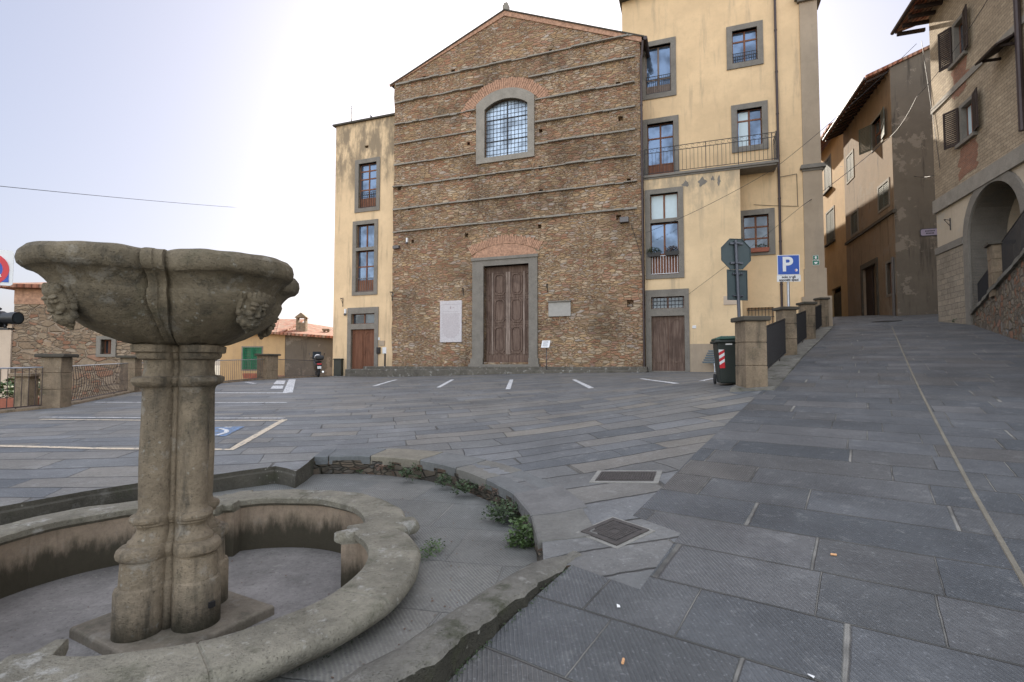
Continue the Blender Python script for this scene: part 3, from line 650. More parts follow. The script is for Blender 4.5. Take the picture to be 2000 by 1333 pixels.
# ------------------------------------------------------------------ parking lines
def strip(pts, wid, mat, name='parking_line', dz=.006, sub=.35):
    P = smooth_loop([G(u, v) for u, v in pts], sub); n = len(P); rr = []
    for i, p in enumerate(P):
        d = P[min(i + 1, n - 1)] - P[max(i - 1, 0)]; d.z = 0; d.normalize(); s_ = Vector((d.y, -d.x, 0)); ring = []
        for q in (-wid / 2, wid / 2): v = p + s_ * q; ring.append(Vector((v.x, v.y, H(v.x, v.y) + dz)))
        rr.append(ring)
    mb = MB(); mb.rings(rr, closed=False); return tag(mb.build(name, mat), kind='structure')
strip([(-60, 871), (200, 877), (452, 879), (556, 820)], .11, M['line_yellow'])
strip([(80, 820), (300, 822), (560, 822)], .09, M['line_yellow'])
strip([(78, 816), (250, 817.5), (556, 818)], .08, M['line_white'], dz=.010)
strip([(185, 786.5), (560, 787)], .11, M['line_white'])
strip([(380, 768), (562, 768)], .22, M['line_white'])
strip([(562, 767.5), (571, 741.5)], .28, M['line_white'])
for a in (((730, 755), (775, 742)), ((856, 757.5), (884, 742)), ((992, 761), (999, 742)), ((1155, 759), (1121, 742)), ((1322, 750), (1252, 740)), ((1370, 745), (1408, 738)), ((480, 747), (498, 750))): strip(a, .14, M['line_white'])
def pat(px4, mat, name, dz=.007):
    P = [G(u, v) for u, v in px4]; mb = MB(); n = 6; rr = []
    for i in range(n + 1):
        a = P[0].lerp(P[3], i / n); b = P[1].lerp(P[2], i / n); rr.append([Vector(((q := a.lerp(b, j / n)).x, q.y, H(q.x, q.y) + dz)) for j in range(n + 1)])
    mb.rings(rr, closed=False); return tag(mb.build(name, mat), kind='structure')
pat([(540, 744), (558, 744), (555, 751), (534, 751)], M['line_white'], 'painted_bay_lettering'); pat([(533, 754), (554, 754), (552, 760), (528, 760)], M['line_white'], 'painted_bay_lettering')
pat([(400, 836), (478, 834), (440, 853), (396, 853)], M['line_blue'], 'painted_disabled_bay_square')
strip([(400, 851), (425, 851.5), (442, 846), (443, 842), (432, 839), (428, 838.5)], .07, M['line_white'], 'painted_wheelchair_symbol', .012, .1)
strip([(438, 836), (452, 836)], .07, M['line_white'], 'painted_wheelchair_symbol', .012, .1)
# ------------------------------------------------------------------ manholes, litter
def on_ground(px4, mat_, name, lab, cat, fn, frame=.0, mort=True):
    P = [hit(u, v, fn) for u, v in px4]; c = sum(P, Vector()) / 4; ax = (P[1] - P[0]).normalized(); w_ = ((P[1] - P[0]).length + (P[2] - P[3]).length) / 2; up = ax.cross((P[3] - P[0])).normalized()
    if up.z < 0: up = -up
    ay = up.cross(ax).normalized(); h_ = abs((P[3] - P[0]).dot(ay) + (P[2] - P[1]).dot(ay)) / 2
    class L:
        def P(s, t, n, z): return c + ax * t + ay * n + up * z
    o = empty(name, c, lab, cat); return o, L(), w_, h_
o, L, w_, h_ = on_ground([(1190, 1012), (1256, 1034), (1218, 1072), (1141, 1044)], None, 'manhole_cover', 'square cast iron manhole cover near the street kerb', 'manhole', H)
mb = MB(); mb.box(L, -w_ / 2 - .03, w_ / 2 + .03, -h_ / 2 - .03, h_ / 2 + .03, -.03, .004); mb.build('mortar_bed', M['mortar'], o)
mb = MB(); f = .035
for a in ((-w_ / 2, w_ / 2, -h_ / 2, -h_ / 2 + f), (-w_ / 2, w_ / 2, h_ / 2 - f, h_ / 2), (-w_ / 2, -w_ / 2 + f, -h_ / 2 + f, h_ / 2 - f), (w_ / 2 - f, w_ / 2, -h_ / 2 + f, h_ / 2 - f)): mb.box(L, *a, -.02, .013)
mb.build('frame', M['cast_iron'], o)
mb = MB(); mb.box(L, -w_ / 2 + f, w_ / 2 - f, -h_ / 2 + f, h_ / 2 - f, -.02, .007)
nx = 11
for i in range(nx):
    for j in range(nx):
        x = (-.5 + (i + .5) / nx) * (w_ - .11); y = (-.5 + (j + .5) / nx) * (h_ - .11); k = .009
        if (i - 5) ** 2 + (j - 5) ** 2 > 2: mb.box(L, x - k, x + k, y - k, y + k, .007, .012)
mb.build('plate', M['cast_iron'], o)
o, L, w_, h_ = on_ground([(1171, 923), (1278, 923), (1281, 941), (1166, 941)], None, 'drain_grate', 'long narrow iron drain cover set in pale mortar', 'drain cover', H)
mb = MB(); mb.box(L, -w_ / 2 - .05, w_ / 2 + .05, -h_ / 2 - .05, h_ / 2 + .05, -.03, .005); mb.build('mortar_bed', M['mortar'], o)
mb = MB(); mb.box(L, -w_ / 2, w_ / 2, -h_ / 2, h_ / 2, -.02, .010)
for i in range(22): x = -w_ / 2 + .02 + (w_ - .04) * i / 21; mb.box(L, x - .007, x + .007, -h_ / 2 + .02, h_ / 2 - .02, .010, .016)
mb.build('cover', M['cast_iron'], o)
o, L, w_, h_ = on_ground([(1716, 627), (1748, 627), (1750, 630), (1716, 630)], None, 'drain_grate', 'dark drain grate across the top of the rising street', 'drain cover', S)
mb = MB(); mb.box(L, -w_ / 2, w_ / 2, -h_ / 2, h_ / 2, -.02, .010)
for i in range(12): x = -w_ / 2 + .03 + (w_ - .06) * i / 11; mb.box(L, x - .015, x + .015, -h_ / 2 + .02, h_ / 2 - .02, .010, .02)
mb.build('cover', M['iron'], o)
b = B('cigarette_butt'); M['butt'] = b.fin((.62, .34, .16), .8)
for i, (u, v, c_, lab) in enumerate(((1217, 1295, 'butt', 'orange cigarette end on a slab at the bottom of the photo'), (1628, 1086, 'butt', 'small cigarette end lying midway up the chiselled street slabs'), (1584, 1324, 'white', 'white scrap of paper at the bottom edge of the street'), (1208, 1187, 'white', 'tiny white scrap on the slabs below the square manhole cover'))):
    p = hit(u, v, S); a = random.random() * 3; mb = MB(); d = Vector((cos(a), sin(a), 0)) * (.016 if c_ == 'butt' else .012); p.z += .008
    if c_ == 'butt': mb.tube([p - d, p + d], .0065, 8)
    else:
        q = Vector((-d.y, d.x, 0)) * .7; mb.add([p - d - q, p + d - q, p + d + q + Vector((0, 0, .006)), p - d + q], [(0, 1, 2, 3)]); mb.add([p - d - q - Vector((0, 0, .002)), p + d - q - Vector((0, 0, .002)), p + d + q + Vector((0, 0, .004)), p - d + q - Vector((0, 0, .002))], [(0, 3, 2, 1)])
    tag(mb.build('cigarette_end' if c_ == 'butt' else 'paper_scrap', M[c_], org=p), lab, 'cigarette end' if c_ == 'butt' else 'litter')
# ------------------------------------------------------------------ ivy in the walkway wall
def leafs(mb, c, rx, ry, rz, n, size, droop=.3):
    for i in range(n):
        while True:
            q = Vector([random.uniform(-1, 1) for _ in range(3)])
            if .25 < q.length < 1: break
        p = Vector(c) + Vector((q.x * rx, q.y * ry, q.z * rz)); a = random.random() * 2 * PI; s_ = size * random.uniform(.6, 1.3)
        d = (Vector((cos(a), sin(a), random.uniform(-.9, .6)))).normalized(); e = d.cross(Vector((random.uniform(-1, 1), random.uniform(-1, 1), 1))).normalized(); nn = d.cross(e)
        mb.add([p, p + d * s_ * .5 + e * s_ * .38 + nn * s_ * .06, p + d * s_, p + d * s_ * .5 - e * s_ * .38 + nn * s_ * .06], [(0, 1, 2), (0, 2, 3)])
for u, v, sx_, sz_, n_, lab, m_ in ((1000, 975, .22, .10, 420, 'large green weed clump spilling over the walkway kerb', 'leaf'), (1038, 1020, .14, .15, 520, 'bright green weed hanging at the right end of the walkway wall', 'leaf2'), (915, 930, .14, .07, 170, 'small green weed in the wall left of the large clump', 'leaf'),
                                    (877, 917, .11, .07, 120, 'low weed tuft growing from the middle of the walkway wall', 'leaf'), (800, 905, .12, .05, 90, 'sparse weed tuft near the back of the walkway wall', 'leaf'), (745, 898, .06, .06, 30, 'tiny dry weed sprig at the far left of the wall arc', 'dry')):
    p = G(u, v); c = Vector((cx - p.x, cy - p.y, 0)).normalized(); q = p + c * .07 + Vector((0, 0, -.09)); mb = MB(); leafs(mb, q, sx_ * .8, sx_ * .7, sz_, n_, .034)
    for k in range(int(n_ / 14)): a = random.random() * 6.28; l_ = random.uniform(.5, 1.05); t_ = q + Vector((cos(a) * sx_ * l_, sin(a) * sx_ * .5 * l_, random.uniform(-.09, -.01))); leafs(mb, t_, .03, .03, .02, 6, .022)
    for k in range(6): a = random.random() * 6.28; mb.tube([q - c * .08, q + Vector((cos(a) * .05, sin(a) * .05, -.02)), q + Vector((cos(a) * sx_ * .7, sin(a) * sx_ * .6, -.03))], .003, 4)
    tag(mb.build('wall_weed', M[m_], org=q), lab, 'weed', 'weeds in the walkway wall')
p = Vector((-.62, 3.95, ZT + .02)); mb = MB(); leafs(mb, p + Vector((.02, .02, .02)), .10, .20, .03, 150, .022); leafs(mb, p + Vector((-.01, -.14, .01)), .05, .15, .02, 60, .018)
tag(mb.build('basin_weed', M['leaf2'], org=p), 'low green weed at the foot of the basin rim corner', 'weed')

# dead leaves and grit lying in the walkway and the basin
mb = MB()
for i in range(170):
    if i < 120: a = R(random.uniform(-40, 95)); r = random.choice((random.uniform(1.9, 2.0), random.uniform(1.9, 2.6))); x, y, z = -2.36 + r * cos(a), 3.5 + r * sin(a), ZT + .004
    else: a = random.uniform(0, 6.28); r = random.uniform(.6, 1.45); x, y, z = -2.36 + r * cos(a), 3.5 + r * sin(a), ZB + .012
    if not inside((x, y), off): continue
    s_ = random.uniform(.004, .012); b_ = random.random() * 6.28; d = Vector((cos(b_), sin(b_), 0)) * s_; e = Vector((-sin(b_), cos(b_), 0)) * s_ * random.uniform(.4, .8); c_ = Vector((x, y, z))
    mb.add([c_ - d, c_ + e + Vector((0, 0, .004)), c_ + d + Vector((0, 0, .002)), c_ - e], [(0, 1, 2), (0, 2, 3)])
tag(mb.build('leaf_litter', M['dry']), 'scattered brown grit and dead leaf bits on the walkway and basin floor', 'leaf litter', kind='stuff')
for i in range(16):
    f_ = random.uniform(.5, 9.5); k = int(f_); p = TN[k].lerp(TN[k + 1], f_ - k); c = Vector((cx - p.x, cy - p.y, 0)).normalized(); q = p + c * .05 + Vector((0, 0, random.uniform(-.19, -.05))); mb = MB(); leafs(mb, q, .05, .04, .03, random.randint(20, 40), .022)
    for k in range(1): mb.tube([q - c * .03, q + c * .02 + Vector((random.uniform(-.05, .05), 0, random.uniform(-.03, .06)))], .0025, 4)
    tag(mb.build('wall_weed', M[random.choice(('leaf', 'leaf', 'dry'))], org=q), 'tiny weed tuft rooted in the rubble wall of the sunken walkway', 'weed', 'tiny weed tufts in the walkway wall')
mb = MB()
for i in range(230):                                             # moss in the joint at the kerb foot and along the basin base
    if i < 130: f_ = random.random() * (len(KERB_OUT) - 4); k = int(f_); p = KERB_OUT[k].lerp(KERB_OUT[k + 1], f_ - k); p = Vector((p.x + random.uniform(-.012, .02), p.y - random.uniform(0, .02), S(p.x, p.y) + .004))
    else: a = R(random.uniform(-60, 40)); r = lobed(a, KB, 1.83, .30) - .10 + random.uniform(0, .03); p = Vector((-2.36 + r * cos(a), 3.5 + r * sin(a), ZT + .004))
    leafs(mb, p, .012, .012, .006, 3, .009)
tag(mb.build('moss', M['leaf']), 'thin green moss along the foot of the kerb and the basin', 'moss', kind='stuff')
# ------------------------------------------------------------------ buildings: shared builders
def holes_reveal(mb, fr, loops, n, depth):
    for lp in loops:
        k = len(lp); mb.add([fr.P(a, n, z) for a, z in lp] + [fr.P(a, n - depth, z) for a, z in lp], [(i, (i + 1) % k, k + (i + 1) % k, k + i) for i in range(k)])
def shell(fr, outline, holes, n, depth, reveal=.3, back=True, dark=()):
    """front wall with openings, plus sides and back of the house"""
    mb = MB(); V_, F_ = cdt(outline, list(holes) + list(dark)); mb.add([fr.P(a, n, z) for a, z in V_], [tuple(f) for f in F_])
    holes_reveal(mb, fr, holes, n, reveal); holes_reveal(mb, fr, dark, n, .25)
    for lp in dark: mb.add([fr.P(a, n - .25, z) for a, z in lp], [tuple(range(len(lp)))])
    k = len(outline); mb.add([fr.P(a, n, z) for a, z in outline] + [fr.P(a, n - depth, z) for a, z in outline], [(i, (i + 1) % k, k + (i + 1) % k, k + i) for i in range(k)])
    if back: mb.add([fr.P(a, n - depth, z) for a, z in outline], [tuple(range(k))])
    return mb
def ins(r, a, b=None, c=None, d=None):
    b = a if b is None else b; c = a if c is None else c; d = a if d is None else d
    return (r[0] + a, r[1] - b, r[2] + c, r[3] - d)
def window(bld, fr, n, outer, opens, name='window', stone='serena', proud=.06, label=None, rails=None, sash='sash', glass_='glass', cross=(.72,), mull=1, board=0.0, rec=.16, sill=True, curt=()):
    """stone surround (the part) with timber sash, panes and railing as its own pieces; returns the wall hole"""
    W = MB(); oh = [o if isinstance(o, list) else rectl(*o) for o in opens]
    W.plate(fr, outer if isinstance(outer, list) else rectl(*outer), oh, n + proud, n - .02)
    for lp in oh: holes_reveal(W, fr, [lp], n - .02, rec + .1)
    w_ = W.build(name, M[stone], bld)
    if label: w_['label'] = label
    for i, o in enumerate(opens):
        if isinstance(o, list): continue
        t0, t1, z0, z1 = o; f = .055; hs = []; m = (t0 + t1) / 2; zs = [z0 + (board if i == len(opens) - 1 or len(opens) == 1 else 0) * (z1 - z0)] + [z0 + (z1 - z0) * c for c in (cross if len(opens) == 1 or i else ())] + [z1]
        zs = sorted(zs); cols_ = [(t0, m), (m, t1)] if mull else [(t0, t1)]
        for a, b in zip(zs, zs[1:]):
            for q0, q1 in cols_: hs.append(rectl(q0 + f * .8, q1 - f * .8, a + f * .7, b - f * .7))
        s_ = MB(); s_.plate(fr, rectl(t0 + .01, t1 - .01, z0 + .01, z1 - .01), hs, n - rec, n - rec - .05)
        if mull: s_.box(fr, m - .02, m + .02, n - rec - .01, n - rec + .02, z0 + .02, z1 - .02)
        s_.build('sash', M[sash], w_)
        MB().plate(fr, rectl(t0 + .02, t1 - .02, zs[0], z1 - .02), [], n - rec - .025, n - rec - .03).build('pane', M['curtain' if i in curt else glass_], w_)
    if rails:
        t0, t1, z0, z1 = opens[0] if len(opens) == 1 else opens[rails[3] if len(rails) > 3 else -1]
        h, nb, mat_ = rails[:3]; r_ = MB(); nn = n - .04
        for z in (z0 + h, z0 + .06) + ((z0 + h - .16,) if rails[-1] == 'band' else ()): r_.box(fr, t0 - .02, t1 + .02, nn - .012, nn + .012, z - .012, z + .012)
        for k in range(nb): t = t0 + (t1 - t0) * (k + .5) / nb; r_.box(fr, t - .009, t + .009, nn - .009, nn + .009, z0 + .06, z0 + h)
        r_.build('railing', M[mat_], w_)
    return w_
def R4(fr, n, *c): return fr.rect(*c, n=n)
def shutter(par, fr, t_h, w_, z0, z1, n, ang, mat_, side):
    """louvred leaf hinged at t_h, swung open by ang; side -1 = left leaf"""
    d = Fr(0, 0, 0); o = fr.P(t_h, n, 0); a = fr.a + (PI if side < 0 else 0) + (ang if side < 0 else -ang)
    d.o = Vector((o.x, o.y, 0)); d.t = Vector((cos(a), sin(a), 0)); d.n = Vector((sin(a), -cos(a), 0)); m = MB()
    m.box(d, 0, w_, -.02, .02, z0, z0 + .08); m.box(d, 0, w_, -.02, .02, z1 - .08, z1); m.box(d, 0, .06, -.02, .02, z0 + .08, z1 - .08); m.box(d, w_ - .06, w_, -.02, .02, z0 + .08, z1 - .08)
    k = int((z1 - z0) / .09)
    for i in range(k): z = z0 + .09 + (z1 - z0 - .18) * (i + .5) / k; m.box(d, .06, w_ - .06, -.013, .013, z - .032, z + .022)
    return m.build('shutter', M[mat_], par)

CF = Fr(6.4, 25.0, FA)                                   # the church front: t = 0 at its right corner
# ------------------------------------------------------------------ the church
zl = CF.px(768, 165)[1]; zr = CF.px(1252, 72)[1]; tl = (CF.px(772, 200)[0] + CF.px(764, 690)[0]) / 2; ta, za = CF.px(986, 22)
co = CF.P(tl / 2, 0, -.9); ch = empty('church', co, 'old church with a bare rubble stone front, stone courses and a carved wooden door', 'church')
wo_ = R4(CF, 0, (931, 205), (1044, 188), (931, 322), (1044, 307)); wg = R4(CF, 0, (947, 215), (1031, 203), (947, 310), (1031, 298))
apex = CF.px(992, 173)[1]; apg = CF.px(992, 193)[1]
outer_w = archl(wo_[0], wo_[1], wo_[2], wo_[3], apex - wo_[3]); gl_w = archl(wg[0], wg[1], wg[2], wg[3], apg - wg[3])
do_ = R4(CF, 0, (925, 507), (1050, 498), (922, 712), (1051, 712)); dg = R4(CF, 0, (945, 520), (1033, 516), (945, 708), (1034, 708))
put = [(863, 140), (828, 153), (885, 140), (965, 124), (1075, 100), (1148, 85), (904, 220), (815, 236), (1061, 192), (1207, 165), (1056, 256), (1212, 232), (915, 281), (1056, 328), (1203, 308), (901, 349), (1056, 375), (1228, 353), (916, 392), (780, 368), (800, 407), (1054, 443), (911, 460), (806, 472), (1208, 425), (987, 486), (1231, 593)]
dk = []
for u, v in put[1:]:
    t, z = CF.px(u, v); s_ = random.uniform(.09, .125) * (1.35 if v == 593 else 1); dk.append([(t - s_, z - s_ * 1.1), (t + s_ * .9, z - s_), (t + s_, z + s_), (t - s_ * .95, z + s_ * 1.05)])
jl = []; z = zl - .2                                     # slightly ragged left and right edges
out = [(tl, -2.5), (0, -2.5), (0, zr), (ta, za), (tl, zl)]
k = 26; left = [(tl + random.uniform(-.05, .05), zl - .1 - (zl + 1.5) * i / k) for i in range(1, k)]
wallm = shell(CF, [(0, -2.5), (0, zr), (ta, za), (tl, zl)] + left + [(tl, -2.5)], [gl_w, rectl(*dg)], 0, 16, .35, dark=dk)
wm = wallm.build('wall', M['rubble'], ch)
rf = MB()                                                # roof: thin tiled slopes overhanging the front
def slope(t0, z0, t1, z1, n0, n1, th=.14): rf.add([CF.P(a, b, c) for c0, c1 in ((z0, z1), (z0 + th, z1 + th)) for a, b, c in ((t0, n0, c0), (t1, n0, c1), (t1, n1, c1), (t0, n1, c0))], [(0, 1, 2, 3), (4, 5, 6, 7), (0, 1, 5, 4), (1, 2, 6, 5), (2, 3, 7, 6), (3, 0, 4, 7)])
gl_ = (za - zl) / (ta - tl); gr_ = (zr - za) / (0 - ta)
slope(tl - .25, zl - .25 * gl_, ta, za, .10, -16, .07); slope(ta, za, .25, zr + .25 * gr_, .10, -16, .07); rf.build('roof', M['cap'], ch)
bc = MB(); bc.plate(CF, [(tl - .3, zl - .3 * gl_ - .02), (ta, za - .28), (.1, zr - .3), (.1, zr - .01), (ta, za - .01), (tl - .35, zl - .3 * gl_ + .12)], [], .05, -.02); bc.build('brick_cornice', M['arch_brick'], ch)
# string courses
SC = [((774, 167), (1239, 70)), ((772, 204), (945, 168)), ((1033, 153), (1240, 112)), ((772, 246), (929, 217)), ((1046, 196), (1240, 163)), ((771, 283), (929, 258)), ((1046, 240), (1241, 210)), ((771, 324), (929, 302)), ((1046, 283), (1241, 253)),
      ((768, 368), (1243, 303)), ((768, 414), (1244, 352)), ((767, 459), (1244, 403))]
for (a, b) in SC:
    t0, z0 = CF.px(*a); t1, z1 = CF.px(*b); t0 = max(t0, tl); t1 = min(t1, -.02); zz = (z0 + z1) / 2; m = MB(); t = t0
    while t < t1 - .05:
        L_ = min(random.uniform(.35, 1.1), t1 - t); m.box(CF, t + .004, t + L_ - .004, -.02, random.uniform(.08, .17), zz + random.uniform(-.035, .0), zz + random.uniform(.035, .07)); t += L_
    m.build('string_course', M['serena_light'], ch)
# window: surround, leaded glazing
Wn = MB(); Wn.plate(CF, outer_w, [gl_w], .09, -.02); holes_reveal(Wn, CF, [gl_w], -.02, .3); cw = Wn.build('window', M['serena_light'], ch); cw['label'] = 'arched leaded church window'
MB().plate(CF, gl_w, [], -.24, -.26).build('pane', glass('leaded_glass', (.46, .56, .66), .3, .3), cw)
g = MB(); gm = (wg[0] + wg[1]) / 2
for i in range(1, 12): t = wg[0] + (wg[1] - wg[0]) * i / 12; h = wg[3] + (apg - wg[3]) * (1 - ((t - gm) / (wg[1] - gm)) ** 2) - .02; k = .022 if i == 6 else .006; g.box(CF, t - k, t + k, -.24, -.21 if i != 6 else -.17, wg[2], h)
nz = 13
for i in range(1, nz): z = wg[2] + (apg - wg[2]) * i / nz; hw = (wg[1] - gm) if z < wg[3] else (wg[1] - gm) * math.sqrt(max(0, 1 - (z - wg[3]) / (apg - wg[3]))); k = .022 if i in (4, 9) else .006; g.box(CF, gm - hw, gm + hw, -.235, -.20 if k > .01 else -.215, z - k, z + k)
g.build('glazing_bars', M['iron'], cw)
# brick relieving arches
def voussoirs(c, z0, r0, r1, a0, a1, n, nf, mat_, par, name, flat=1.0):
    m = MB()
    for i in range(n):
        x0 = a0 + (a1 - a0) * (i + .08) / n; x1 = a0 + (a1 - a0) * (i + .92) / n; rr0 = r0; rr1 = r1 * random.uniform(.975, 1.01)
        q = [(c + rr * sin(x) , z0 + rr * cos(x)) for rr, x in ((rr0, x0), (rr0, x1), (rr1, x1), (rr1, x0))]; o_ = nf + random.uniform(-.01, .015)
        m.add([CF.P(a, b, z) for b in (-.02, o_) for a, z in q], [(4, 5, 6, 7), (0, 1, 5, 4), (1, 2, 6, 5), (2, 3, 7, 6), (3, 0, 4, 7)])
    o = m.build(name, M[mat_], par); o['kind'] = 'stuff' if False else ''; del o['kind']; return o
h = (wo_[1] - wo_[0]) / 2; ri = apex - wo_[3]; rad = (h * h + ri * ri) / (2 * ri); cz = apex - rad; wc = (wo_[0] + wo_[1]) / 2
voussoirs(wc, cz, rad + .01, rad + .62, -1.05, 1.0, 46, .03, 'arch_brick', ch, 'brick_arch')
dc = (do_[0] + do_[1]) / 2; za_ = CF.px(986, 459)[1]; zs_ = CF.px(922, 500)[1]; hw = (do_[1] - do_[0]) / 2 + .15; rise = za_ - zs_ - .45; rad2 = (hw * hw + rise * rise) / (2 * rise)
aa = math.asin(min(1, hw / (rad2 + .2)))
voussoirs(dc, za_ - rad2 - .5, rad2 + .02, rad2 + .5, -aa, aa, 44, .03, 'arch_brick', ch, 'brick_arch')
m = MB(); lp = [(dc + (rad2) * sin(-aa + 2 * aa * i / 14), za_ - rad2 - .5 + (rad2) * cos(-aa + 2 * aa * i / 14)) for i in range(15)]; lp = [(a, max(b, do_[3] + .02)) for a, b in lp]
m.plate(CF, [(lp[0][0], do_[3] + .005), (lp[-1][0], do_[3] + .005)] + lp[::-1][0:] if False else [(lp[0][0], do_[3] - .0), (lp[-1][0], do_[3] - .0)] + [q for q in lp[::-1]][1:-1], [], .02, -.01); m.build('brick_infill', M['arch_brick'], ch)
# portal and doors
m = MB(); zb = do_[2]; m.plate(CF, rectl(do_[0], do_[1], zb, do_[3]), [rectl(dg[0], dg[1], zb - .0 + .001, dg[3])], .10, -.02); 
m.plate(CF, rectl(do_[0] - .05, do_[1] + .05, do_[3] - .12, do_[3] + .03), [], .16, .10); m.box(CF, do_[0] - .07, dg[0] + .0, .0, .17, zb - .05, zb + .32); m.box(CF, dg[1], do_[1] + .07, .0, .17, zb - .05, zb + .32)
holes_reveal(m, CF, [rectl(dg[0], dg[1], zb, dg[3])], -.02, .4); m.box(CF, do_[0] - .15, do_[1] + .15, -.02, .28, zb - .25, zb); m.build('door_surround', M['serena'], ch)
dm = (dg[0] + dg[1]) / 2; dh = dg[3] - zb
def octo(t0, t1, z0, z1, c): return [(t0 + c, z0), (t1 - c, z0), (t1, z0 + c), (t1, z1 - c), (t1 - c, z1), (t0 + c, z1), (t0, z1 - c), (t0, z0 + c)]
for side in (0, 1):
    a, b = (dg[0], dm) if side == 0 else (dm, dg[1]); w_ = b - a
    m = MB(); m.box(CF, a + .005, b - .005, -.40, -.34, zb + .01, dg[3]); m.box(CF, a + .01, b - .01, -.34, -.31, zb + .02, zb + .09 * dh); m.box(CF, a + .01, b - .01, -.34, -.315, dg[3] - .07 * dh, dg[3])
    for zz in (.105, .40, .42, .68, .70): m.box(CF, a + .02, b - .02, -.34, -.315, zb + dh * zz, zb + dh * (zz + .018))
    lf = m.build('door_leaf', M['old_wood'], ch)
    pale = MB(); xin = b if side == 0 else a; sg = -1 if side == 0 else 1
    pale.box(CF, min(xin + sg * .10 * w_, xin + sg * .005), max(xin + sg * .10 * w_, xin + sg * .005), -.34, -.29, zb + .10 * dh, dg[3] - .06 * dh)
    q = xin + sg * .70 * w_; pale.box(CF, q - .035 * w_, q + .035 * w_, -.34, -.295, zb + .10 * dh, dg[3] - .06 * dh); pale.build('stile', M['pale_wood'], lf)
    for (f0, f1) in ((.115, .385), (.425, .665), (.705, .925)):
        x0 = xin + sg * .14 * w_; x1 = xin + sg * .62 * w_; x0, x1 = min(x0, x1), max(x0, x1); z0 = zb + f0 * dh; z1 = zb + f1 * dh; c = .13
        p_ = MB(); p_.plate(CF, octo(x0, x1, z0, z1, c), [octo(x0 + .07, x1 - .07, z0 + .07, z1 - .07, c * .8)], -.285, -.34); p_.plate(CF, octo(x0 + .12, x1 - .12, z0 + .12, z1 - .12, c * .7), [], -.31, -.34); p_.build('panel', M['old_wood'], lf)
        x0 = xin + sg * .78 * w_; x1 = xin + sg * .95 * w_; x0, x1 = min(x0, x1), max(x0, x1)
        p_ = MB(); p_.plate(CF, octo(x0, x1, z0, z1, .05), [octo(x0 + .04, x1 - .04, z0 + .05, z1 - .05, .03)], -.30, -.34); p_.build('panel', M['old_wood'], lf)
# ridge cross stub and eaves gutter
m = MB(); m.box(CF, ta - .16, ta + .16, -.35, -.05, za + .02, za + .42); m.box(CF, ta - .11, ta + .11, -.31, -.09, za + .42, za + .55); m.tube([CF.P(ta, -.2, za + .5), CF.P(ta, -.2, za + 1.7)], .018, 6); m.tube([CF.P(ta - .3, -.2, za + 1.35), CF.P(ta + .3, -.2, za + 1.35)], .018, 6); m.build('finial', M['serena_light'], ch)
# church steps
tS0 = CF.px(675, 738, .9)[0]; zS = [H(CF.P(t, 1.2, 0).x, CF.P(t, 1.2, 0).y) for t in (tS0, 0)]
zt_ = CF.px(1000, 716, .1)[1]
st = empty('church_steps', CF.P(tl / 2, .6, -.8), 'two long low worn stone steps running along the foot of the church front', 'steps')
for (a, b, n1, z1) in ((tS0, .25, .95, zt_ - .17), (tS0 + .9, .22, .5, zt_ - .01)):
    m = MB(); t = a
    while t < b - .01: L_ = min(random.uniform(1.0, 1.9), b - t); m.box(CF, t + .003, t + L_ - .003, -.05, n1 + random.uniform(-.01, .01), -1.6, z1 + random.uniform(-.01, .008), .025); t += L_
    m.build('step', M['steps'], st)
# ------------------------------------------------------------------ left block
LB = -.30; tL0 = (CF.px(660, 246, LB)[0] + CF.px(646, 725, LB)[0]) / 2; zL = (CF.px(660, 246, LB)[1] + CF.px(769, 228, LB)[1]) / 2
lb = empty('left_block', CF.P((tL0 + tl) / 2, LB, -1), 'narrow yellow stuccoed building attached left of the church, with stained top', 'building')
L1 = R4(CF, LB, (696, 314), (744, 307), (692, 417), (741, 411)); L2 = R4(CF, LB, (691, 434), (740, 428), (687, 579), (736, 575)); L3 = R4(CF, LB, (681, 602), (740, 600), (677, 728), (738, 728)); zm = CF.px(710, 487, LB)[1]; L3 = (L3[0], L3[1], -1.3, L3[3])
i1 = ins(L1, .26, .24, .24, .26); i2a = (L2[0] + .26, L2[1] - .24, zm + .1, L2[3] - .24); i2b = (L2[0] + .26, L2[1] - .24, L2[2] + .2, zm - .1)
d3 = R4(CF, LB, (688, 644), (728, 643), (687, 727), (727, 726)); d3 = (L3[0] + .26, L3[1] - .26, d3[2], d3[3]); d3b = (d3[0], d3[1], CF.px(710, 633, LB)[1], CF.px(710, 613, LB)[1])
vh = CF.px(716, 287, LB); dkk = [rectl(vh[0] - .13, vh[0] + .13, vh[1] - .08, vh[1] + .08)]
shell(CF, rectl(tL0, tl + .3, -4, zL), [rectl(*q) for q in (i1, i2a, i2b, d3, d3b)], LB, 12, .35, dark=dkk).build('wall', M['yellow_left'], lb)
m = MB(); m.box(CF, tL0 - .18, tl + .1, LB - 12.2, LB + .14, zL, zL + .1); m.build('roof_slab', M['cap'], lb)
window(lb, CF, LB, L1, [i1], rails=(.95, 8, 'iron', -1, 'band'), cross=(.42, .66, .84), board=.22)
window(lb, CF, LB, L2, [i2a, i2b], rails=(.85, 9, 'iron_grey'), cross=(.62,), board=.28, label='tall two part window with mirrored gable')
dd = window(lb, CF, LB, L3, [d3b, d3], name='door_surround', cross=(), glass_='glass_dark')
for ch_ in [q for q in bpy.data.objects if q.parent == dd and q.name.split('.')[0] in ('sash', 'pane')]:
    pass
mm = (d3[0] + d3[1]) / 2
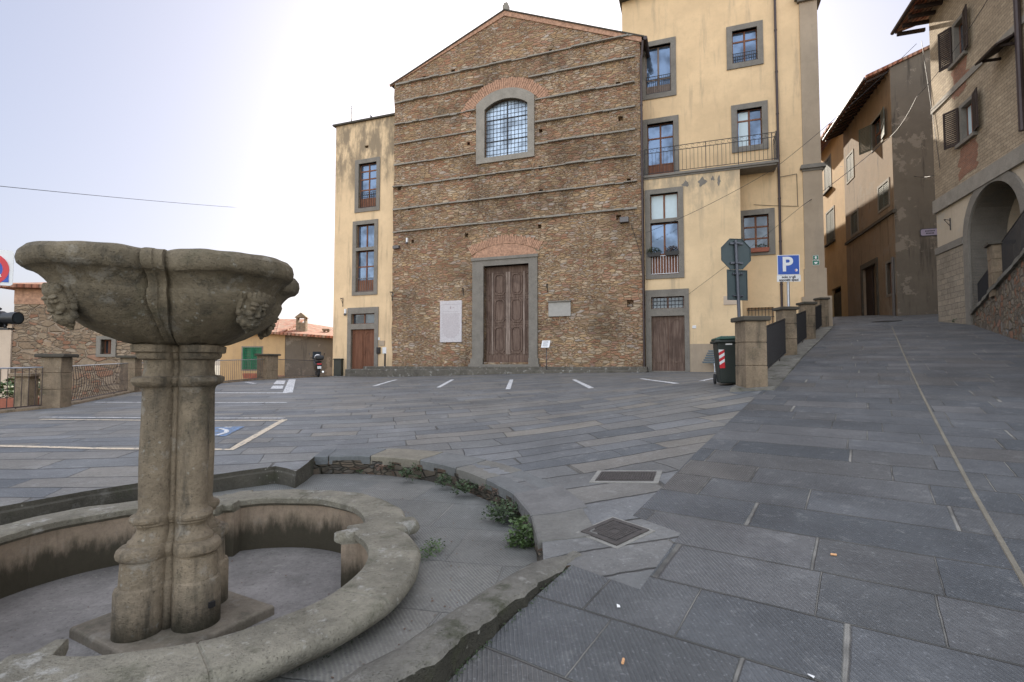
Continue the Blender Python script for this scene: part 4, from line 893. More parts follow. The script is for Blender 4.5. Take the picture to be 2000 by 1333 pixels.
for a, b in ((d3[0], mm), (mm, d3[1])):
    m = MB(); m.box(CF, a + .01, b - .01, LB - .16, LB - .10, d3[2], d3[3]); w_ = b - a
    o1 = archl(a + .09, b - .09, d3[2] + .15, d3[3] - .3, .15, 8); i_ = archl(a + .14, b - .14, d3[2] + .20, d3[3] - .32, .12, 8); m.plate(CF, o1, [i_], LB - .075, LB - .10)
    m.ball(CF.P((b - .06) if a < mm - .1 else (a + .06), LB - .07, d3[2] + 1.05), .025, n=8, m=6); m.build('door_leaf', M['door_wood'], dd)
m = MB(); t_, z_ = CF.px(684, 236, LB - 1); m.box(CF, t_ - .25, t_ + .15, LB - 1.2, LB - .8, zL + .1, zL + .6); m.tube([CF.P(t_ + .1, LB - 1, zL + .1), CF.P(t_ + .12, LB - 1, zL + 1.75)], [.035, .03], 6)
tag(m.build('roof_lamp_mast', M['iron'], org=CF.P(t_, LB - 1, zL + .1)), 'thin dark mast with a small box on the flat roof left of the church', 'mast')
m = MB(); t_, z_ = CF.px(724, 231, LB - .05); zb_ = zL + .12; m.ball(CF.P(t_, LB - .1, zb_ + .12), .07, .07, .09, 8, 6); m.ball(CF.P(t_ - .06, LB - .1, zb_ + .22), .035, n=8, m=6); m.tube([CF.P(t_, LB - .1, zb_ + .1), CF.P(t_ + .16, LB - .1, zb_ + .02)], [.05, .02], 6)
tag(m.build('pigeon', M['iron_grey'], org=CF.P(t_, LB - .1, zb_)), 'small grey pigeon perched on the edge of the flat roof', 'pigeon')
# ------------------------------------------------------------------ tower block on the right
MN, WN = -1.2, -.28
tT0 = (CF.px(1215, 30, MN)[0] + CF.px(1214, 8, MN)[0]) / 2; zT = CF.px(1215, 6, MN)[1]
tT1 = np.mean([CF.px(u, v, MN)[0] for u, v in ((1580, 60), (1599, 288), (1608, 420), (1618, 560))]); tT1 = float(tT1)
tw = empty('tower_house', CF.P(3.6, MN, -.4), 'tall yellow stuccoed house right of the church with grey window surrounds', 'house')
tWE = float(np.mean([CF.px(1444, 340, WN)[0], CF.px(1448, 470, WN)[0], CF.px(1450, 590, WN)[0]]))
W1 = R4(CF, MN, (1249, 87), (1318, 73), (1253, 197), (1323, 187)); W2 = R4(CF, MN, (1417, 55), (1488, 41), (1421, 138), (1493, 125)); W3 = R4(CF, MN, (1253, 237), (1324, 225), (1256, 336), (1328, 331)); W4 = R4(CF, MN, (1427, 208), (1498, 197), (1430, 300), (1502, 291))
W6 = R4(CF, MN, (1440, 413), (1512, 407), (1442, 502), (1515, 497)); WB = R4(CF, MN, (1458, 602), (1512, 600), (1460, 640), (1512, 640))
zBal = CF.px(1390, 329, WN)[1]
f = .26; j1, j2, j4, j6 = ins(W1, f), ins(W2, f), ins(W4, f), ins(W6, f); j3 = (W3[0] + f, W3[1] - f, zBal - .02, W3[3] - f); W3 = (W3[0], W3[1], zBal - .02 - .001, W3[3])
shell(CF, [(tT0, -3), (tT1, -3), (tT1, zT + 1.2), (tT0, zT)], [rectl(*q) for q in (j1, j2, j3, j4, j6)], MN, 13, .35, dark=[rectl(*WB)]).build('wall', M['yellow'], tw)
m = MB(); ov = .5
m.add([CF.P(a, b, c) for a, b, c in ((tT0 - .12, MN + ov, zT - .02), (tT1 + ov, MN + ov, zT + 1.2), (tT1 + ov, MN - 13.4, zT + 1.2), (tT0 - .12, MN - 13.4, zT), (tT0 - .12, MN + ov, zT + .16), (tT1 + ov, MN + ov, zT + 1.4), (tT1 + ov, MN - 13.4, zT + 1.4), (tT0 - .12, MN - 13.4, zT + .16))], [(0, 1, 2, 3), (4, 5, 6, 7), (0, 1, 5, 4), (1, 2, 6, 5), (2, 3, 7, 6), (3, 0, 4, 7)])
m.build('roof', M['cap'], tw)
window(tw, CF, MN, W1, [j1], rails=(.95, 12, 'iron', -1, 'band'), cross=(.32,), board=.18, sash='pale_wood')
window(tw, CF, MN, W2, [j2], rails=(.52, 11, 'iron', -1, 'band'), cross=(.70,), board=.04)
window(tw, CF, MN, W3, [j3], cross=(.30, .76), board=.28, label='balcony door with a fanlight')
window(tw, CF, MN, W4, [j4], cross=(.72,), board=.03, label='window with a half open curtain'); 
MB().plate(CF, rectl(j4[0] + .08, (j4[0] + j4[1]) / 2 - .05, j4[2] + .1, j4[3] - .08), [], MN - .18, MN - .182).build('curtain', M['curtain'], tw)
window(tw, CF, MN, W6, [j6], cross=(.35, .68), glass_='glass_dark', label='lower window reflecting the yellow street houses')
m = MB()
for i in range(8): t = WB[0] + (WB[1] - WB[0]) * (i + .5) / 8; m.box(CF, t - .012, t + .012, MN - .02, MN + .02, WB[2], WB[3])
for z in (WB[3] - .12, WB[3] - .45): m.box(CF, WB[0], WB[1], MN - .015, MN + .025, z - .015, z + .015)
m.build('cellar_grille', M['iron'], tw)
# corner pilaster: shaft, moulding, lower shaft, plinth
tP0 = float(np.mean([CF.px(u, v, MN)[0] for u, v in ((1550, 40), (1573, 339), (1578, 420))])); zM = CF.px(1590, 322, MN)[1]; zM2 = CF.px(1600, 525, MN)[1]; zM3 = CF.px(1600, 580, MN)[1]; zC = CF.px(1560, 8, MN)[1]
m = MB(); m.box(CF, tP0, tT1 + .05, MN - 1.0, MN + .07, zM, zC); m.box(CF, tP0 - .03, tT1 + .08, MN - 1.0, MN + .09, zM2, zM - .3); m.box(CF, tP0 - .08, tT1 + .14, MN - 1.05, MN + .14, zM3, zM2); m.box(CF, tP0 - .2, tT1 + .3, MN - 1.1, MN + .24, -1, zM3)
m.build('corner_pilaster', M['quoin'], tw)
m = MB(); m.box(CF, tP0 - .06, tT1 + .12, MN - 1.0, MN + .14, zM - .30, zM - .2); m.box(CF, tP0 - .14, tT1 + .22, MN - 1.05, MN + .24, zM - .2, zM - .1); m.box(CF, tP0 - .1, tT1 + .16, MN - 1.02, MN + .18, zM - .1, zM); m.build('moulding', M['serena'], tw); m = MB(); m.box(CF, tP0 - .1, tT1 + .16, MN - 1.02, MN + .2, zC, zC + .14); m.box(CF, tP0 - .2, tT1 + .3, MN - 1.02, MN + .34, zC + .14, zC + .36); m.build('capital', M['serena'], tw)
# wing under the balcony
W5 = R4(CF, WN, (1258, 372), (1332, 366), (1263, 547), (1339, 542)); zt2 = CF.px(1300, 431, WN)[1]; j5a = (W5[0] + .25, W5[1] - .25, zt2 + .09, W5[3] - .24); j5b = (W5[0] + .25, W5[1] - .25, W5[2] + .2, zt2 - .09)
W7 = R4(CF, WN, (1256, 568), (1345, 564), (1258, 731), (1348, 728)); W7 = (max(.12, W7[0]), W7[1], -1, W7[3]); j7 = R4(CF, WN, (1271, 618), (1337, 617), (1275, 727), (1338, 726)); j7b = R4(CF, WN, (1269, 581), (1331, 579), (1269, 604), (1332, 602)); zd = -1 + .0
j7 = (j7[0], j7[1], H(CF.P(1.5, 0, 0).x, CF.P(1.5, 0, 0).y) + .05, j7[3]); j7b = (j7[0], j7[1], j7b[2], j7b[3])
zW = zBal - .12
shell(CF, rectl(.10, tWE, -3, zW), [rectl(*q) for q in (j5a, j5b, j7, j7b)], WN, .95, .35).build('wing_wall', M['wing'], tw)
window(tw, CF, WN, W5, [j5a, j5b], rails=(.95, 10, 'galv'), cross=(.40,), board=.36, curt=(0,), glass_='glass')
wd_ = window(tw, CF, WN, W7, [j7b, j7], name='door_surround', cross=(), glass_='glass_dark')
mm = (j7[0] + j7[1]) / 2
for a, b in ((j7[0], mm), (mm, j7[1])):
    m = MB(); m.box(CF, a + .01, b - .01, WN - .16, WN - .10, j7[2], j7[3]); h_ = j7[3] - j7[2]
    lp = archl(a + .12, b - .12, j7[2] + .15 * h_, j7[3] - .14 * h_, .09 * h_, 8); lq = archl(a + .17, b - .17, j7[2] + .17 * h_, j7[3] - .15 * h_, .08 * h_, 8); m.plate(CF, lp, [lq], WN - .07, WN - .10); m.build('door_leaf', M['old_wood'], wd_)
m = MB()
for i in range(9): t = j7b[0] + (j7b[1] - j7b[0]) * (i + .5) / 9; m.box(CF, t - .01, t + .01, WN - .06, WN - .04, j7b[2], j7b[3])
for k in (.33, .66): z = j7b[2] + (j7b[3] - j7b[2]) * k; m.box(CF, j7b[0], j7b[1], WN - .065, WN - .045, z - .01, z + .01)
m.build('grille', M['iron'], wd_)
m = MB(); zpl = CF.px(1380, 672, WN)[1]; m.box(CF, W7[1] + .005, tWE + .03, WN - .5, WN + .035, -1.2, zpl); m.build('plinth', M['quoin'], tw)
# balcony
tB1 = CF.px(1520, 309, WN)[0]; m = MB(); NB = WN + .10
m.box(CF, .10, tB1, MN, NB, zBal - .12, zBal, .01); m.box(CF, .12, tB1 - .06, MN, NB - .06, zBal - .2, zBal - .12); bl = m.build('balcony', M['serena'], tw)
m = MB(); hr = CF.px(1390, 276, WN)[1] - zBal; nn = NB - .06
def vbar(t, n, r=.011, z0=0, z1=None): m.box(CF, t - r, t + r, n - r, n + r, zBal + z0, zBal + (z1 or hr))
for z in (.08, hr - .22, hr): m.box(CF, .14, tB1 - .06, nn - .014, nn + .014, zBal + z - .012, zBal + z + .012); m.box(CF, tB1 - .08, tB1 - .06, MN, nn, zBal + z - .012, zBal + z + .012)
nb = 34
for i in range(nb): vbar(.16 + (tB1 - .24) * i / (nb - 1), nn, .016 if i % 8 == 0 else .009, .02 if i % 8 == 0 else .08, hr if i % 8 == 0 else hr - .22)
for i in range(5): vbar(tB1 - .07, MN + (nn - MN) * (i + .5) / 5, .009, .08)
vbar(tB1 - .07, nn, .02, 0, hr + .05)
for i in range(22):
    t = .25 + (tB1 - .42) * i / 21; q = [(t + .075 * cos(a), zBal + hr - .11 + .075 * sin(a)) for a in [2 * PI * k / 10 * .85 for k in range(11)]]; m.tube([CF.P(a, nn, z) for a, z in q], .007, 4)
m.build('railing', M['iron'], bl)
for u, v, dx, dz in ((1338, 360, .22, .20), (1372, 356, .24, .32), (1404, 352, .13, .34), (1392, 349, .10, .16)):
    t, z = CF.px(u, v, WN); P_ = [(t + dx * random.uniform(.35, 1) * cos(a), z + dz * random.uniform(.35, 1) * sin(a)) for a in [2 * PI * k / 13 for k in range(13)]]
    m = MB(); m.plate(CF, P_, [], WN + .004, WN - .01); m.build('fallen_plaster_patch', M['serena'], tw)
# downpipes
def pipe(pts, r, lab, nm='downpipe', br=None):
    m = MB(); m.tube(pts, r, 10); L_ = (pts[-1] - pts[0]).length; k = int(L_ / 2)
    for a, b in zip(pts, pts[1:]):
        kk = int((b - a).length / 2)
        for i in range(1, kk): p = a.lerp(b, i / kk); d = (b - a).normalized() * .03; m.tube([p - d, p + d], r * 1.25, 10)
    return tag(m.build(nm, M['pipe'], org=pts[-1]), lab, 'downpipe')
gz = H(CF.P(.1, .1, 0).x, CF.P(.1, .1, 0).y)
pipe([CF.P(.16, .22, zr - .35), CF.P(.12, .08, zr - .9), CF.P(.06, .08, zr - 1.2), CF.P(.06, .08, gz + 1.6), CF.P(.06, .08, gz)], .055, 'dark downpipe between the church front and the tall yellow house')
m = MB(); m.tube([CF.P(.3, .25, zr - .25), CF.P(.3, -9, zr - .25)], .1, 10); tag(m.build('eaves_gutter', M['pipe'], org=CF.P(.3, .25, zr - .25)), 'dark eaves gutter end at the right corner of the church roof', 'gutter')
tp = [CF.px(u, v, MN + .1)[0] for u, v in ((1502, 10), (1512, 130), (1519, 250), (1526, 330), (1535, 460))]; tpm = float(np.mean(tp))
pipe([CF.P(tpm, MN + .1, zT + .9), CF.P(tpm, MN + .1, -.4)], .055, 'brown downpipe on the right part of the tall yellow house')
# small wall furniture
def wall_box(fr, u, v, n, w_, h_, d_, mat_, nm, lab, cat, bev=.01):
    t, z = fr.px(u, v, n); m = MB(); m.box(fr, t - w_ / 2, t + w_ / 2, n - .01, n + d_, z - h_ / 2, z + h_ / 2, bev); return tag(m.build(nm, M[mat_], org=fr.P(t, n, z)), lab, cat)
wall_box(CF, 1220, 431, 0, .42, .26, .22, 'iron_grey', 'floodlight', 'boxy grey floodlight high on the right of the church front', 'floodlight')
wall_box(CF, 776, 484, 0, .40, .18, .2, 'iron_grey', 'floodlight', 'boxy grey floodlight at the left edge of the church front', 'floodlight')
def camera_dome(fr, u, v, n, lab, s=1.0):
    t, z = fr.px(u, v, n); o = empty('security_camera', fr.P(t, n, z), lab, 'security camera'); m = MB(); m.box(fr, t - .05 * s, t + .05 * s, n, n + .12 * s, z + .0, z + .28 * s, .01); m.build('housing', M['white'], o); m = MB(); m.ball(fr.P(t, n + .12, z - .06), .08 * s, n=12, m=8); m.build('dome', M['iron_grey'], o)
camera_dome(CF, 796, 474, 0, 'small camera beside the left floodlight on the church front', .9); camera_dome(CF, 676, 613, LB, 'white security camera left of the brown door surround')
def bracket(fr, u, v, n, lab, s=1.0, d=1):
    t, z = fr.px(u, v, n); m = MB(); m.tube([fr.P(t, n, z + .15 * s), fr.P(t, n + .25 * s, z + .2 * s), fr.P(t + .12 * d * s, n + .25 * s, z + .18 * s)], .015, 5); m.tube([fr.P(t, n + .02, z + .25 * s), fr.P(t, n + .02, z - .3 * s)], .02, 5); m.tube([fr.P(t + .0, n + .25 * s, z + .2 * s), fr.P(t, n + .03, z - .1 * s)], .012, 5)
    return tag(m.build('iron_bracket', M['iron'], org=fr.P(t, n, z)), lab, 'bracket')
bracket(CF, 670, 590, LB, 'small iron bracket on the yellow wall beside the white camera'); bracket(CF, 766, 578, LB + .3, 'small iron bracket at the church corner right of the brown door'); bracket(CF, 905, 570, 0, 'iron torch holder left of the church portal', .8); bracket(CF, 1069, 562, 0, 'iron torch holder right of the church portal', .8)
# marble plaque with engraved lines
p4 = R4(CF, 0, (862, 589), (903, 587), (859, 669), (902, 669)); pq = empty('marble_plaque', CF.P((p4[0] + p4[1]) / 2, 0, p4[2]), 'large white marble plaque densely engraved, left of the church door', 'plaque')
m = MB(); m.box(CF, p4[0], p4[1], -.02, .07, p4[2], p4[3], .008); m.build('slab', M['marble'], pq); m = MB(); W_ = p4[1] - p4[0]; H_ = p4[3] - p4[2]; mid = (p4[0] + p4[1]) / 2
for i in range(26):
    z = p4[2] + H_ * (.685 - .0228 * i); hw = W_ * random.uniform(.34, .43) * (1 if i < 22 else 1 - .14 * (i - 21)); t = mid - hw
    while t < mid + hw: l = random.uniform(.02, .07); m.box(CF, t, t + l, .069, .0725, z - .009, z + .009); t += l + .018
for z_, hw, hh in ((.91, .42, .012), (.74, .42, .008)):
    t = mid - W_ * hw
    while t < mid + W_ * hw: l = random.uniform(.02, .05); m.box(CF, t, t + l, .069, .0725, p4[2] + H_ * z_ - hh, p4[2] + H_ * z_ + hh); t += l + .015
m.box(CF, mid - .05, mid + .03, .069, .0725, p4[2] + H_ * .80, p4[2] + H_ * .86); m.box(CF, mid + .12, mid + .22, .069, .0725, p4[2] + H_ * .82, p4[2] + H_ * .835); m.build('engraving', M['engraved'], pq)
p5 = R4(CF, 0, (1072, 591), (1115, 590), (1072, 619), (1115, 618)); g5 = empty('grey_plaque', CF.P((p5[0] + p5[1]) / 2, 0, p5[2]), 'blank grey stone plaque with a projecting top ledge, right of the church door', 'plaque')
m = MB(); m.box(CF, p5[0], p5[1], -.02, .08, p5[2], p5[3], .01); m.build('slab', M['plaque_grey'], g5); m = MB(); m.box(CF, p5[0] - .03, p5[1] + .04, -.02, .16, p5[3], p5[3] + .06, .01); m.build('ledge', M['serena'], g5)
# info lectern
t_, _ = CF.px(1068, 690, .55); bz = zt_ - .17; il = empty('info_lectern', CF.P(t_, .62, bz), 'small white information panel on a thin post beside the church door', 'information panel')
m = MB(); m.tube([CF.P(t_, .62, bz), CF.P(t_, .62, bz + 1.15)], .022, 8); m.box(CF, t_ - .1, t_ + .1, .52, .72, bz, bz + .015); m.build('post', M['iron_grey'], il)
class Tl:
    def P(s, a, b, c): return CF.P(t_ + a, .62 + .12 - b * cos(R(35)) * 0 + (-c * sin(R(35))) + b * cos(R(35)), bz + 1.30 + c * cos(R(35)) + b * sin(R(35)))
m = MB(); m.box(Tl(), -.21, .21, -.015, .015, -.22, .22); m.build('panel', M['white'], il)
m = MB()
for i in range(7): m.box(Tl(), -.15, .15 * random.uniform(.3, 1), .015, .018, .15 - i * .05, .165 - i * .05)
m.build('print', M['dark_text'], il)
# notices by the left door
wall_box(CF, 740, 662, LB, .14, .16, .03, 'white', 'house_number_plate', 'small white number plate right of the brown door', 'number plate'); wall_box(CF, 746, 671, LB, .38, .32, .04, 'quoin', 'wall_tablet', 'grey stone tablet right of the brown door', 'tablet'); wall_box(CF, 740.5, 685, LB, .22, .38, .12, 'iron', 'letter_box', 'dark letter box below the grey tablet', 'letter box'); wall_box(CF, 751, 685, LB, .26, .38, .02, 'white', 'paper_notice', 'pale paper notice beside the dark letter box', 'notice')
t_, _ = CF.px(759, 713, .1); m = MB(); bz2 = zt_ - .17; m.tube([CF.P(tl - .3, .25, bz2 - .1), CF.P(tl - .3, .25, bz2 + .85)], .05, 10); m.ball(CF.P(tl - .3, .25, bz2 + .86), .055, n=10, m=6); tag(m.build('bollard', M['black'], org=CF.P(tl - .3, .25, bz2)), 'short black bollard on the step between the brown door and the church', 'bollard')
wall_box(CF, 1356, 639, WN, .17, .14, .03, 'white', 'house_number_plate', 'tiny white number plate right of the old double door', 'number plate')
wall_box(CF, 1427, 587, WN, .62, .42, .03, 'pale', 'wall_tablet', 'faint pale tablet on the wall behind the rear face of the rectangular road sign', 'tablet')
# flower boxes
for u, v, fr, n, lab in ((1277, 494, CF, WN + .06, 'green plant in a trough on the left half of the window railing'), (1312, 491, CF, WN + .06, 'dry heather plant in a trough on the right half of the window railing')):
    t, z = fr.px(u, v, n); o = empty('flower_trough', fr.P(t, n, z - .1), lab, 'flower box'); m = MB(); m.taper(fr, (t, n), .28, .07, .33, .09, z - .2, z); m.build('trough', M['black'], o)
    m = MB(); leafs(m, fr.P(t, n, z + .10), .36, .16, .20, 260, .07); m.build('foliage', M['leaf' if u < 1300 else 'dry'], o)
t, z = CF.px(1482, 488, MN + .1); o = empty('window_planter', CF.P(t, MN + .1, z), 'terracotta planter on the sill of the lower recessed window', 'planter'); m = MB(); m.taper(CF, (t, MN + .1), .42, .08, .46, .10, z - .12, z + .08); m.build('pot', M['terracotta_pot'], o); m = MB(); leafs(m, CF.P(t + .15, MN + .1, z + .16), .34, .1, .12, 140, .06); m.build('foliage', M['leaf'], o)
# ------------------------------------------------------------------ ramp railing: stone pillars and iron panels
def pillar(x, y, a, w_, h_, z0, lab, group, cap=.09, over=.07, mat_='pillar', split=3):
    fr = Fr(x, y, a); o = empty('stone_pillar', (x, y, z0), lab, 'pillar', group); m = MB(); hs = [0] + [(i + 1) / split + random.uniform(-.03, .03) for i in range(split - 1)] + [1]
    for i in range(split): m.box(fr, -w_ / 2 + random.uniform(0, .006), w_ / 2 - random.uniform(0, .006), -w_ / 2, w_ / 2 - random.uniform(0, .006), z0 + (h_ - cap) * hs[i] - (0.3 if i == 0 else -.003), z0 + (h_ - cap) * hs[i + 1], .012)
    m.build('shaft', M[mat_], o); m = MB(); m.box(fr, -w_ / 2 - over, w_ / 2 + over, -w_ / 2 - over, w_ / 2 + over, z0 + h_ - cap, z0 + h_, .015); m.build('cap', M['cap'], o); return fr
RA = R(90 - 36)
PG = 'stone pillars of the ramp railing'
PP = []
for (u, v, hh, w_, lab) in ((1468, 757, 1.36, .42, 'big weathered stone pillar at the foot of the ramp, beside the dark bin'), (1537, 695, 1.36, .38, 'second stone pillar of the ramp railing, behind the big corner pillar'), (1577, 664, 1.34, .38, 'third stone pillar up the ramp railing'), (1606, 640, 1.34, .38, 'topmost stone pillar of the ramp railing at the house corner')):
    p = hit(u, v, S); PP.append(p); pillar(p.x, p.y, RA - R(52), w_, hh, p.z, lab, PG, over=.055)
def rail_panel(a, b, za, zb, h_, sp, lab, cat='railing', group=None, mat_='iron', low=.10, r=.011, top='iron', inset=.28, lean=0.0, sag=0.0):
    d = Vector((b[0] - a[0], b[1] - a[1], 0)); L_ = d.length; d.normalize(); a0 = Vector((a[0], a[1], 0)) + d * inset; n_ = Vector((d.y, -d.x, 0)); L2 = L_ - 2 * inset
    z = lambda s_: za + (zb - za) * ((s_ + inset) / L_); o = empty('iron_railing', a0 + Vector((0, 0, z(0))), lab, cat, group)
    bow = lambda s_, q: n_ * (lean * sin(PI * min(1, max(0, s_ / L2))) * sin(PI * q))
    for nm, hh, rr, mt in (('top_rail', h_, .018, top), ('bottom_rail', low, .014, mat_)):
        m = MB(); m.tube([a0 + d * (L2 * i / 8) + Vector((0, 0, z(L2 * i / 8) + hh)) for i in range(9)], rr, 6); m.build(nm, M[mt], o)
    m = MB(); k = int(L2 / sp)
    for i in range(k + 1):
        s_ = L2 * i / max(1, k); base = a0 + d * s_; m.tube([base + bow(s_, q) + Vector((0, 0, z(s_) + low + (h_ - low) * q)) for q in ((0, .35, .6, 1) if lean else (0, 1))], r, 5)
    m.build('bars', M[mat_], o)
    if low > 0:
        m = MB()
        for s_ in (L2 * .25, L2 * .75): m.tube([a0 + d * s_ + Vector((0, 0, z(s_) - .12)), a0 + d * s_ + Vector((0, 0, z(s_) + low))], .014, 6)
        m.build('feet', M[mat_], o)
for i in range(3): rail_panel(PP[i], PP[i + 1], PP[i].z, PP[i + 1].z, 1.05, .11, ['dark iron railing panel rising from the big corner pillar', 'dark iron railing panel between the second and third ramp pillars', 'short dark iron railing panel below the topmost ramp pillar'][i], group='iron panels of the ramp railing')
# retaining wall carrying the railing
m = MB(); rr = []
base_ = [Vector((p.x, p.y, p.z)) for p in PP]; d = (PP[1] - PP[0]); d.z = 0; d.normalize(); P_ = [PP[0] - d * .3] + PP[:] + [PP[3] + d * 1.6]; nl = Vector((-d.y, d.x, 0))
P_ = smooth_loop(P_, .5)
for p in P_: zt = S(p.x, p.y) + .03; rr.append([p + nl * .34 + Vector((0, 0, -2.2 - p.z)), p + nl * .33 + Vector((0, 0, zt - .02 - p.z)), p + nl * .31 + Vector((0, 0, zt - p.z)), p - nl * .42 + Vector((0, 0, zt - p.z)), p - nl * .44 + Vector((0, 0, zt - .05 - p.z))])
m.rings(rr, closed=False, smooth=False, cap0=True, cap1=True); tag(m.build('ramp_retaining_wall', M['kerb'], org=PP[0]), 'low stone retaining wall and coping under the ramp railing', 'wall')

# ------------------------------------------------------------------ road signs
def octagon(r): return [(r * cos(PI / 8 + PI / 4 * i), r * sin(PI / 8 + PI / 4 * i)) for i in range(8)]
q = at(1442, 640, PP[0].y + .75); sx_, sy_ = q.x, q.y; D = sy_
z0 = H(sx_, sy_); fr = Fr(sx_, sy_, R(6)); ss = empty('stop_sign', (sx_, sy_, z0), 'back of an octagonal road sign on a leaning grey post behind the big pillar', 'road sign')
zt = at(1440, 470, D).z; zo = at(1440, 496, D).z; ro = (at(1471, 496, D).x - at(1409, 496, D).x) / 2 * 1.06
m = MB(); m.tube([(sx_ + .06, sy_, z0), (sx_ - .02, sy_, zt)], .034, 12); m.build('post', M['pole'], ss)
m = MB(); m.plate(fr, [(a, zo + b) for a, b in octagon(ro)], [], -.04, -.045, True); m.plate(fr, [(a, zo + b) for a, b in octagon(ro)], [[(a, zo + b) for a, b in octagon(ro * .965)]], -.025, -.045); m.build('plate', M['sign_back'], ss)
m = MB(); m.plate(fr, [(a, zo + b) for a, b in octagon(ro * .99)], [], -.046, -.049, True); m.build('red_face', M['red'], ss)
m = MB(); 
for zz in (zo + ro * .62, zo - ro * .55): m.box(fr, -.14, .14, -.038, .0, zz - .02, zz + .02); m.box(fr, -.05, .05, .0, .045, zz - .015, zz + .015)
m.build('clamp', M['pole'], ss)
r4 = [at(u, v, D) for u, v in ((1421, 530), (1465, 524), (1425, 589), (1466, 584))]; m = MB(); zb0 = (r4[2].z + r4[3].z) / 2; zb1 = (r4[0].z + r4[1].z) / 2; hw = (r4[1].x - r4[0].x) / 2
rs = empty('direction_sign', (sx_, sy_, zb0), 'back of a rectangular dark sign plate fixed under the octagonal one', 'road sign')
fr2 = Fr(sx_ + .02, sy_, R(14)); m.plate(fr2, rectl(-hw * 1.03, hw * 1.03, zb0, zb1), [], -.04, -.044, True); m.plate(fr2, rectl(-hw * 1.03, hw * 1.03, zb0, zb1), [rectl(-hw * .98, hw * .98, zb0 + .02, zb1 - .02)], -.025, -.044); m.build('plate', M['sign_back'], rs)
m = MB()
for zz in (zb0 + .09, zb1 - .09):
    m.box(fr2, -.12, .12, -.038, -.005, zz - .016, zz + .016)
    for s_ in (-1, 1): m.tube([fr2.P(.075 * s_, -.005, zz), fr2.P(.075 * s_, .02, zz)], .016, 8)
m.build('clamp', M['pole'], rs)
# parking sign
q = at(1541, 620, 17.3); px_, py_ = q.x, q.y; z0 = H(px_, py_); D = py_; ps = empty('parking_sign', (px_, py_, z0), 'blue square P sign on a galvanised post in front of the yellow house', 'road sign')
m = MB(); m.tube([(px_, py_, z0), (px_, py_, at(1541, 500, D).z)], .042, 12); m.build('post', M['galv'], ps)
fr = Fr(px_, py_, R(-8)); w_ = (at(1562, 520, D).x - at(1521, 520, D).x) / 2; z0_, z1_ = at(1541, 538, D).z, at(1541, 499, D).z; zc = (z0_ + z1_) / 2
m = MB(); m.plate(fr, rectl(-w_, w_, z0_, z1_), [], .06, .05, True); m.build('border', M['white'], ps); m = MB(); m.plate(fr, rectl(-w_ + .02, w_ - .02, z0_ + .02, z1_ - .02), [], .064, .058); m.build('blue_field', M['blue'], ps)
text('P', fr, -.04, .067, zc, (z1_ - z0_) * 1.0, M['white'], ps, 'letter', bold=.018)
m = MB(); m.plate(fr, [(w_ * .68 + .045 * cos(a), zc - w_ * .52 + .045 * sin(a)) for a in [2 * PI * k / 14 for k in range(14)]], [], .069, .062); m.build('round_sticker', M['white'], ps)
m = MB(); m.plate(fr, [(w_ * .68 + .030 * cos(a) - .008, zc - w_ * .52 + .030 * sin(a)) for a in [PI / 2 + PI * k / 8 for k in range(9)]], [], .071, .066); m.build('sticker_print', M['red'], ps)
z2, z3 = at(1541, 551, D).z, z0_ - .01; m = MB(); m.plate(fr, rectl(-w_ * 1.05, w_ * 1.05, z2, z3), [], .062, .052, True); m.build('panel', M['white'], ps)
text('solo negli', fr, 0, .064, z2 + (z3 - z2) * .72, .115, M['dark_text'], ps, bold=.004); text('appositi spazi', fr, 0, .064, z2 + (z3 - z2) * .27, .115, M['dark_text'], ps, bold=.004)
# green first aid sign on the pilaster
g4 = R4(CF, MN + .08, (1587, 500), (1599, 500), (1587, 517), (1600, 517)); t = (g4[0] + g4[1]) / 2; o = empty('green_safety_sign', CF.P(t, MN + .08, g4[2]), 'small green and white defibrillator sign with an arrow on the grey corner pilaster', 'safety sign')
sn = MN + .07; W_ = (g4[1] - g4[0]) / 2; zz = CF.px(1593, 508, sn)[1]; zt = CF.px(1593, 499, sn)[1]; zb = CF.px(1593, 518.5, sn)[1]
m = MB(); m.box(CF, t - W_ * .92, t + W_ * .88, sn + .005, sn + .02, zz, zt); m.box(CF, t - W_ * 1.05, t + W_ * 1.1, sn + .005, sn + .02, zb, zz - .01); m.build('plate', M['white'], o)
m = MB(); m.box(CF, t - W_ * .82, t + W_ * .78, sn + .019, sn + .025, zz + .02, zt - .02); m.box(CF, t - W_ * .95, t + W_ * 1.0, sn + .019, sn + .025, zb + .02, zz - .03); m.build('green_field', M['green_sign'], o)
hh = (zt - zz) / 2; c_ = (zt + zz) / 2; m = MB(); m.plate(CF, [(t - .03, c_ - hh * .62), (t + .03, c_ - hh * .62), (t + .03, c_), (t + W_ * .5, c_), (t, c_ + hh * .7), (t - W_ * .5, c_), (t - .03, c_)], [], sn + .03, sn + .02); m.build('arrow', M['white'], o)
c_ = (zz + zb) / 2; hp = [(t + W_ * .55 * (16 * sin(a) ** 3) / 16, c_ - .02 + W_ * .5 * (13 * cos(a) - 5 * cos(2 * a) - 2 * cos(3 * a) - cos(4 * a)) / 16) for a in [2 * PI * k / 22 for k in range(22)]]
m = MB(); m.plate(CF, hp, [], sn + .03, sn + .02); m.box(CF, t + W_ * .5, t + W_ * .8, sn + .02, sn + .03, c_ + W_ * .55, c_ + W_ * .68); m.box(CF, t + W_ * .59, t + W_ * .71, sn + .02, sn + .031, c_ + W_ * .47, c_ + W_ * .77); m.build('heart', M['white'], o)
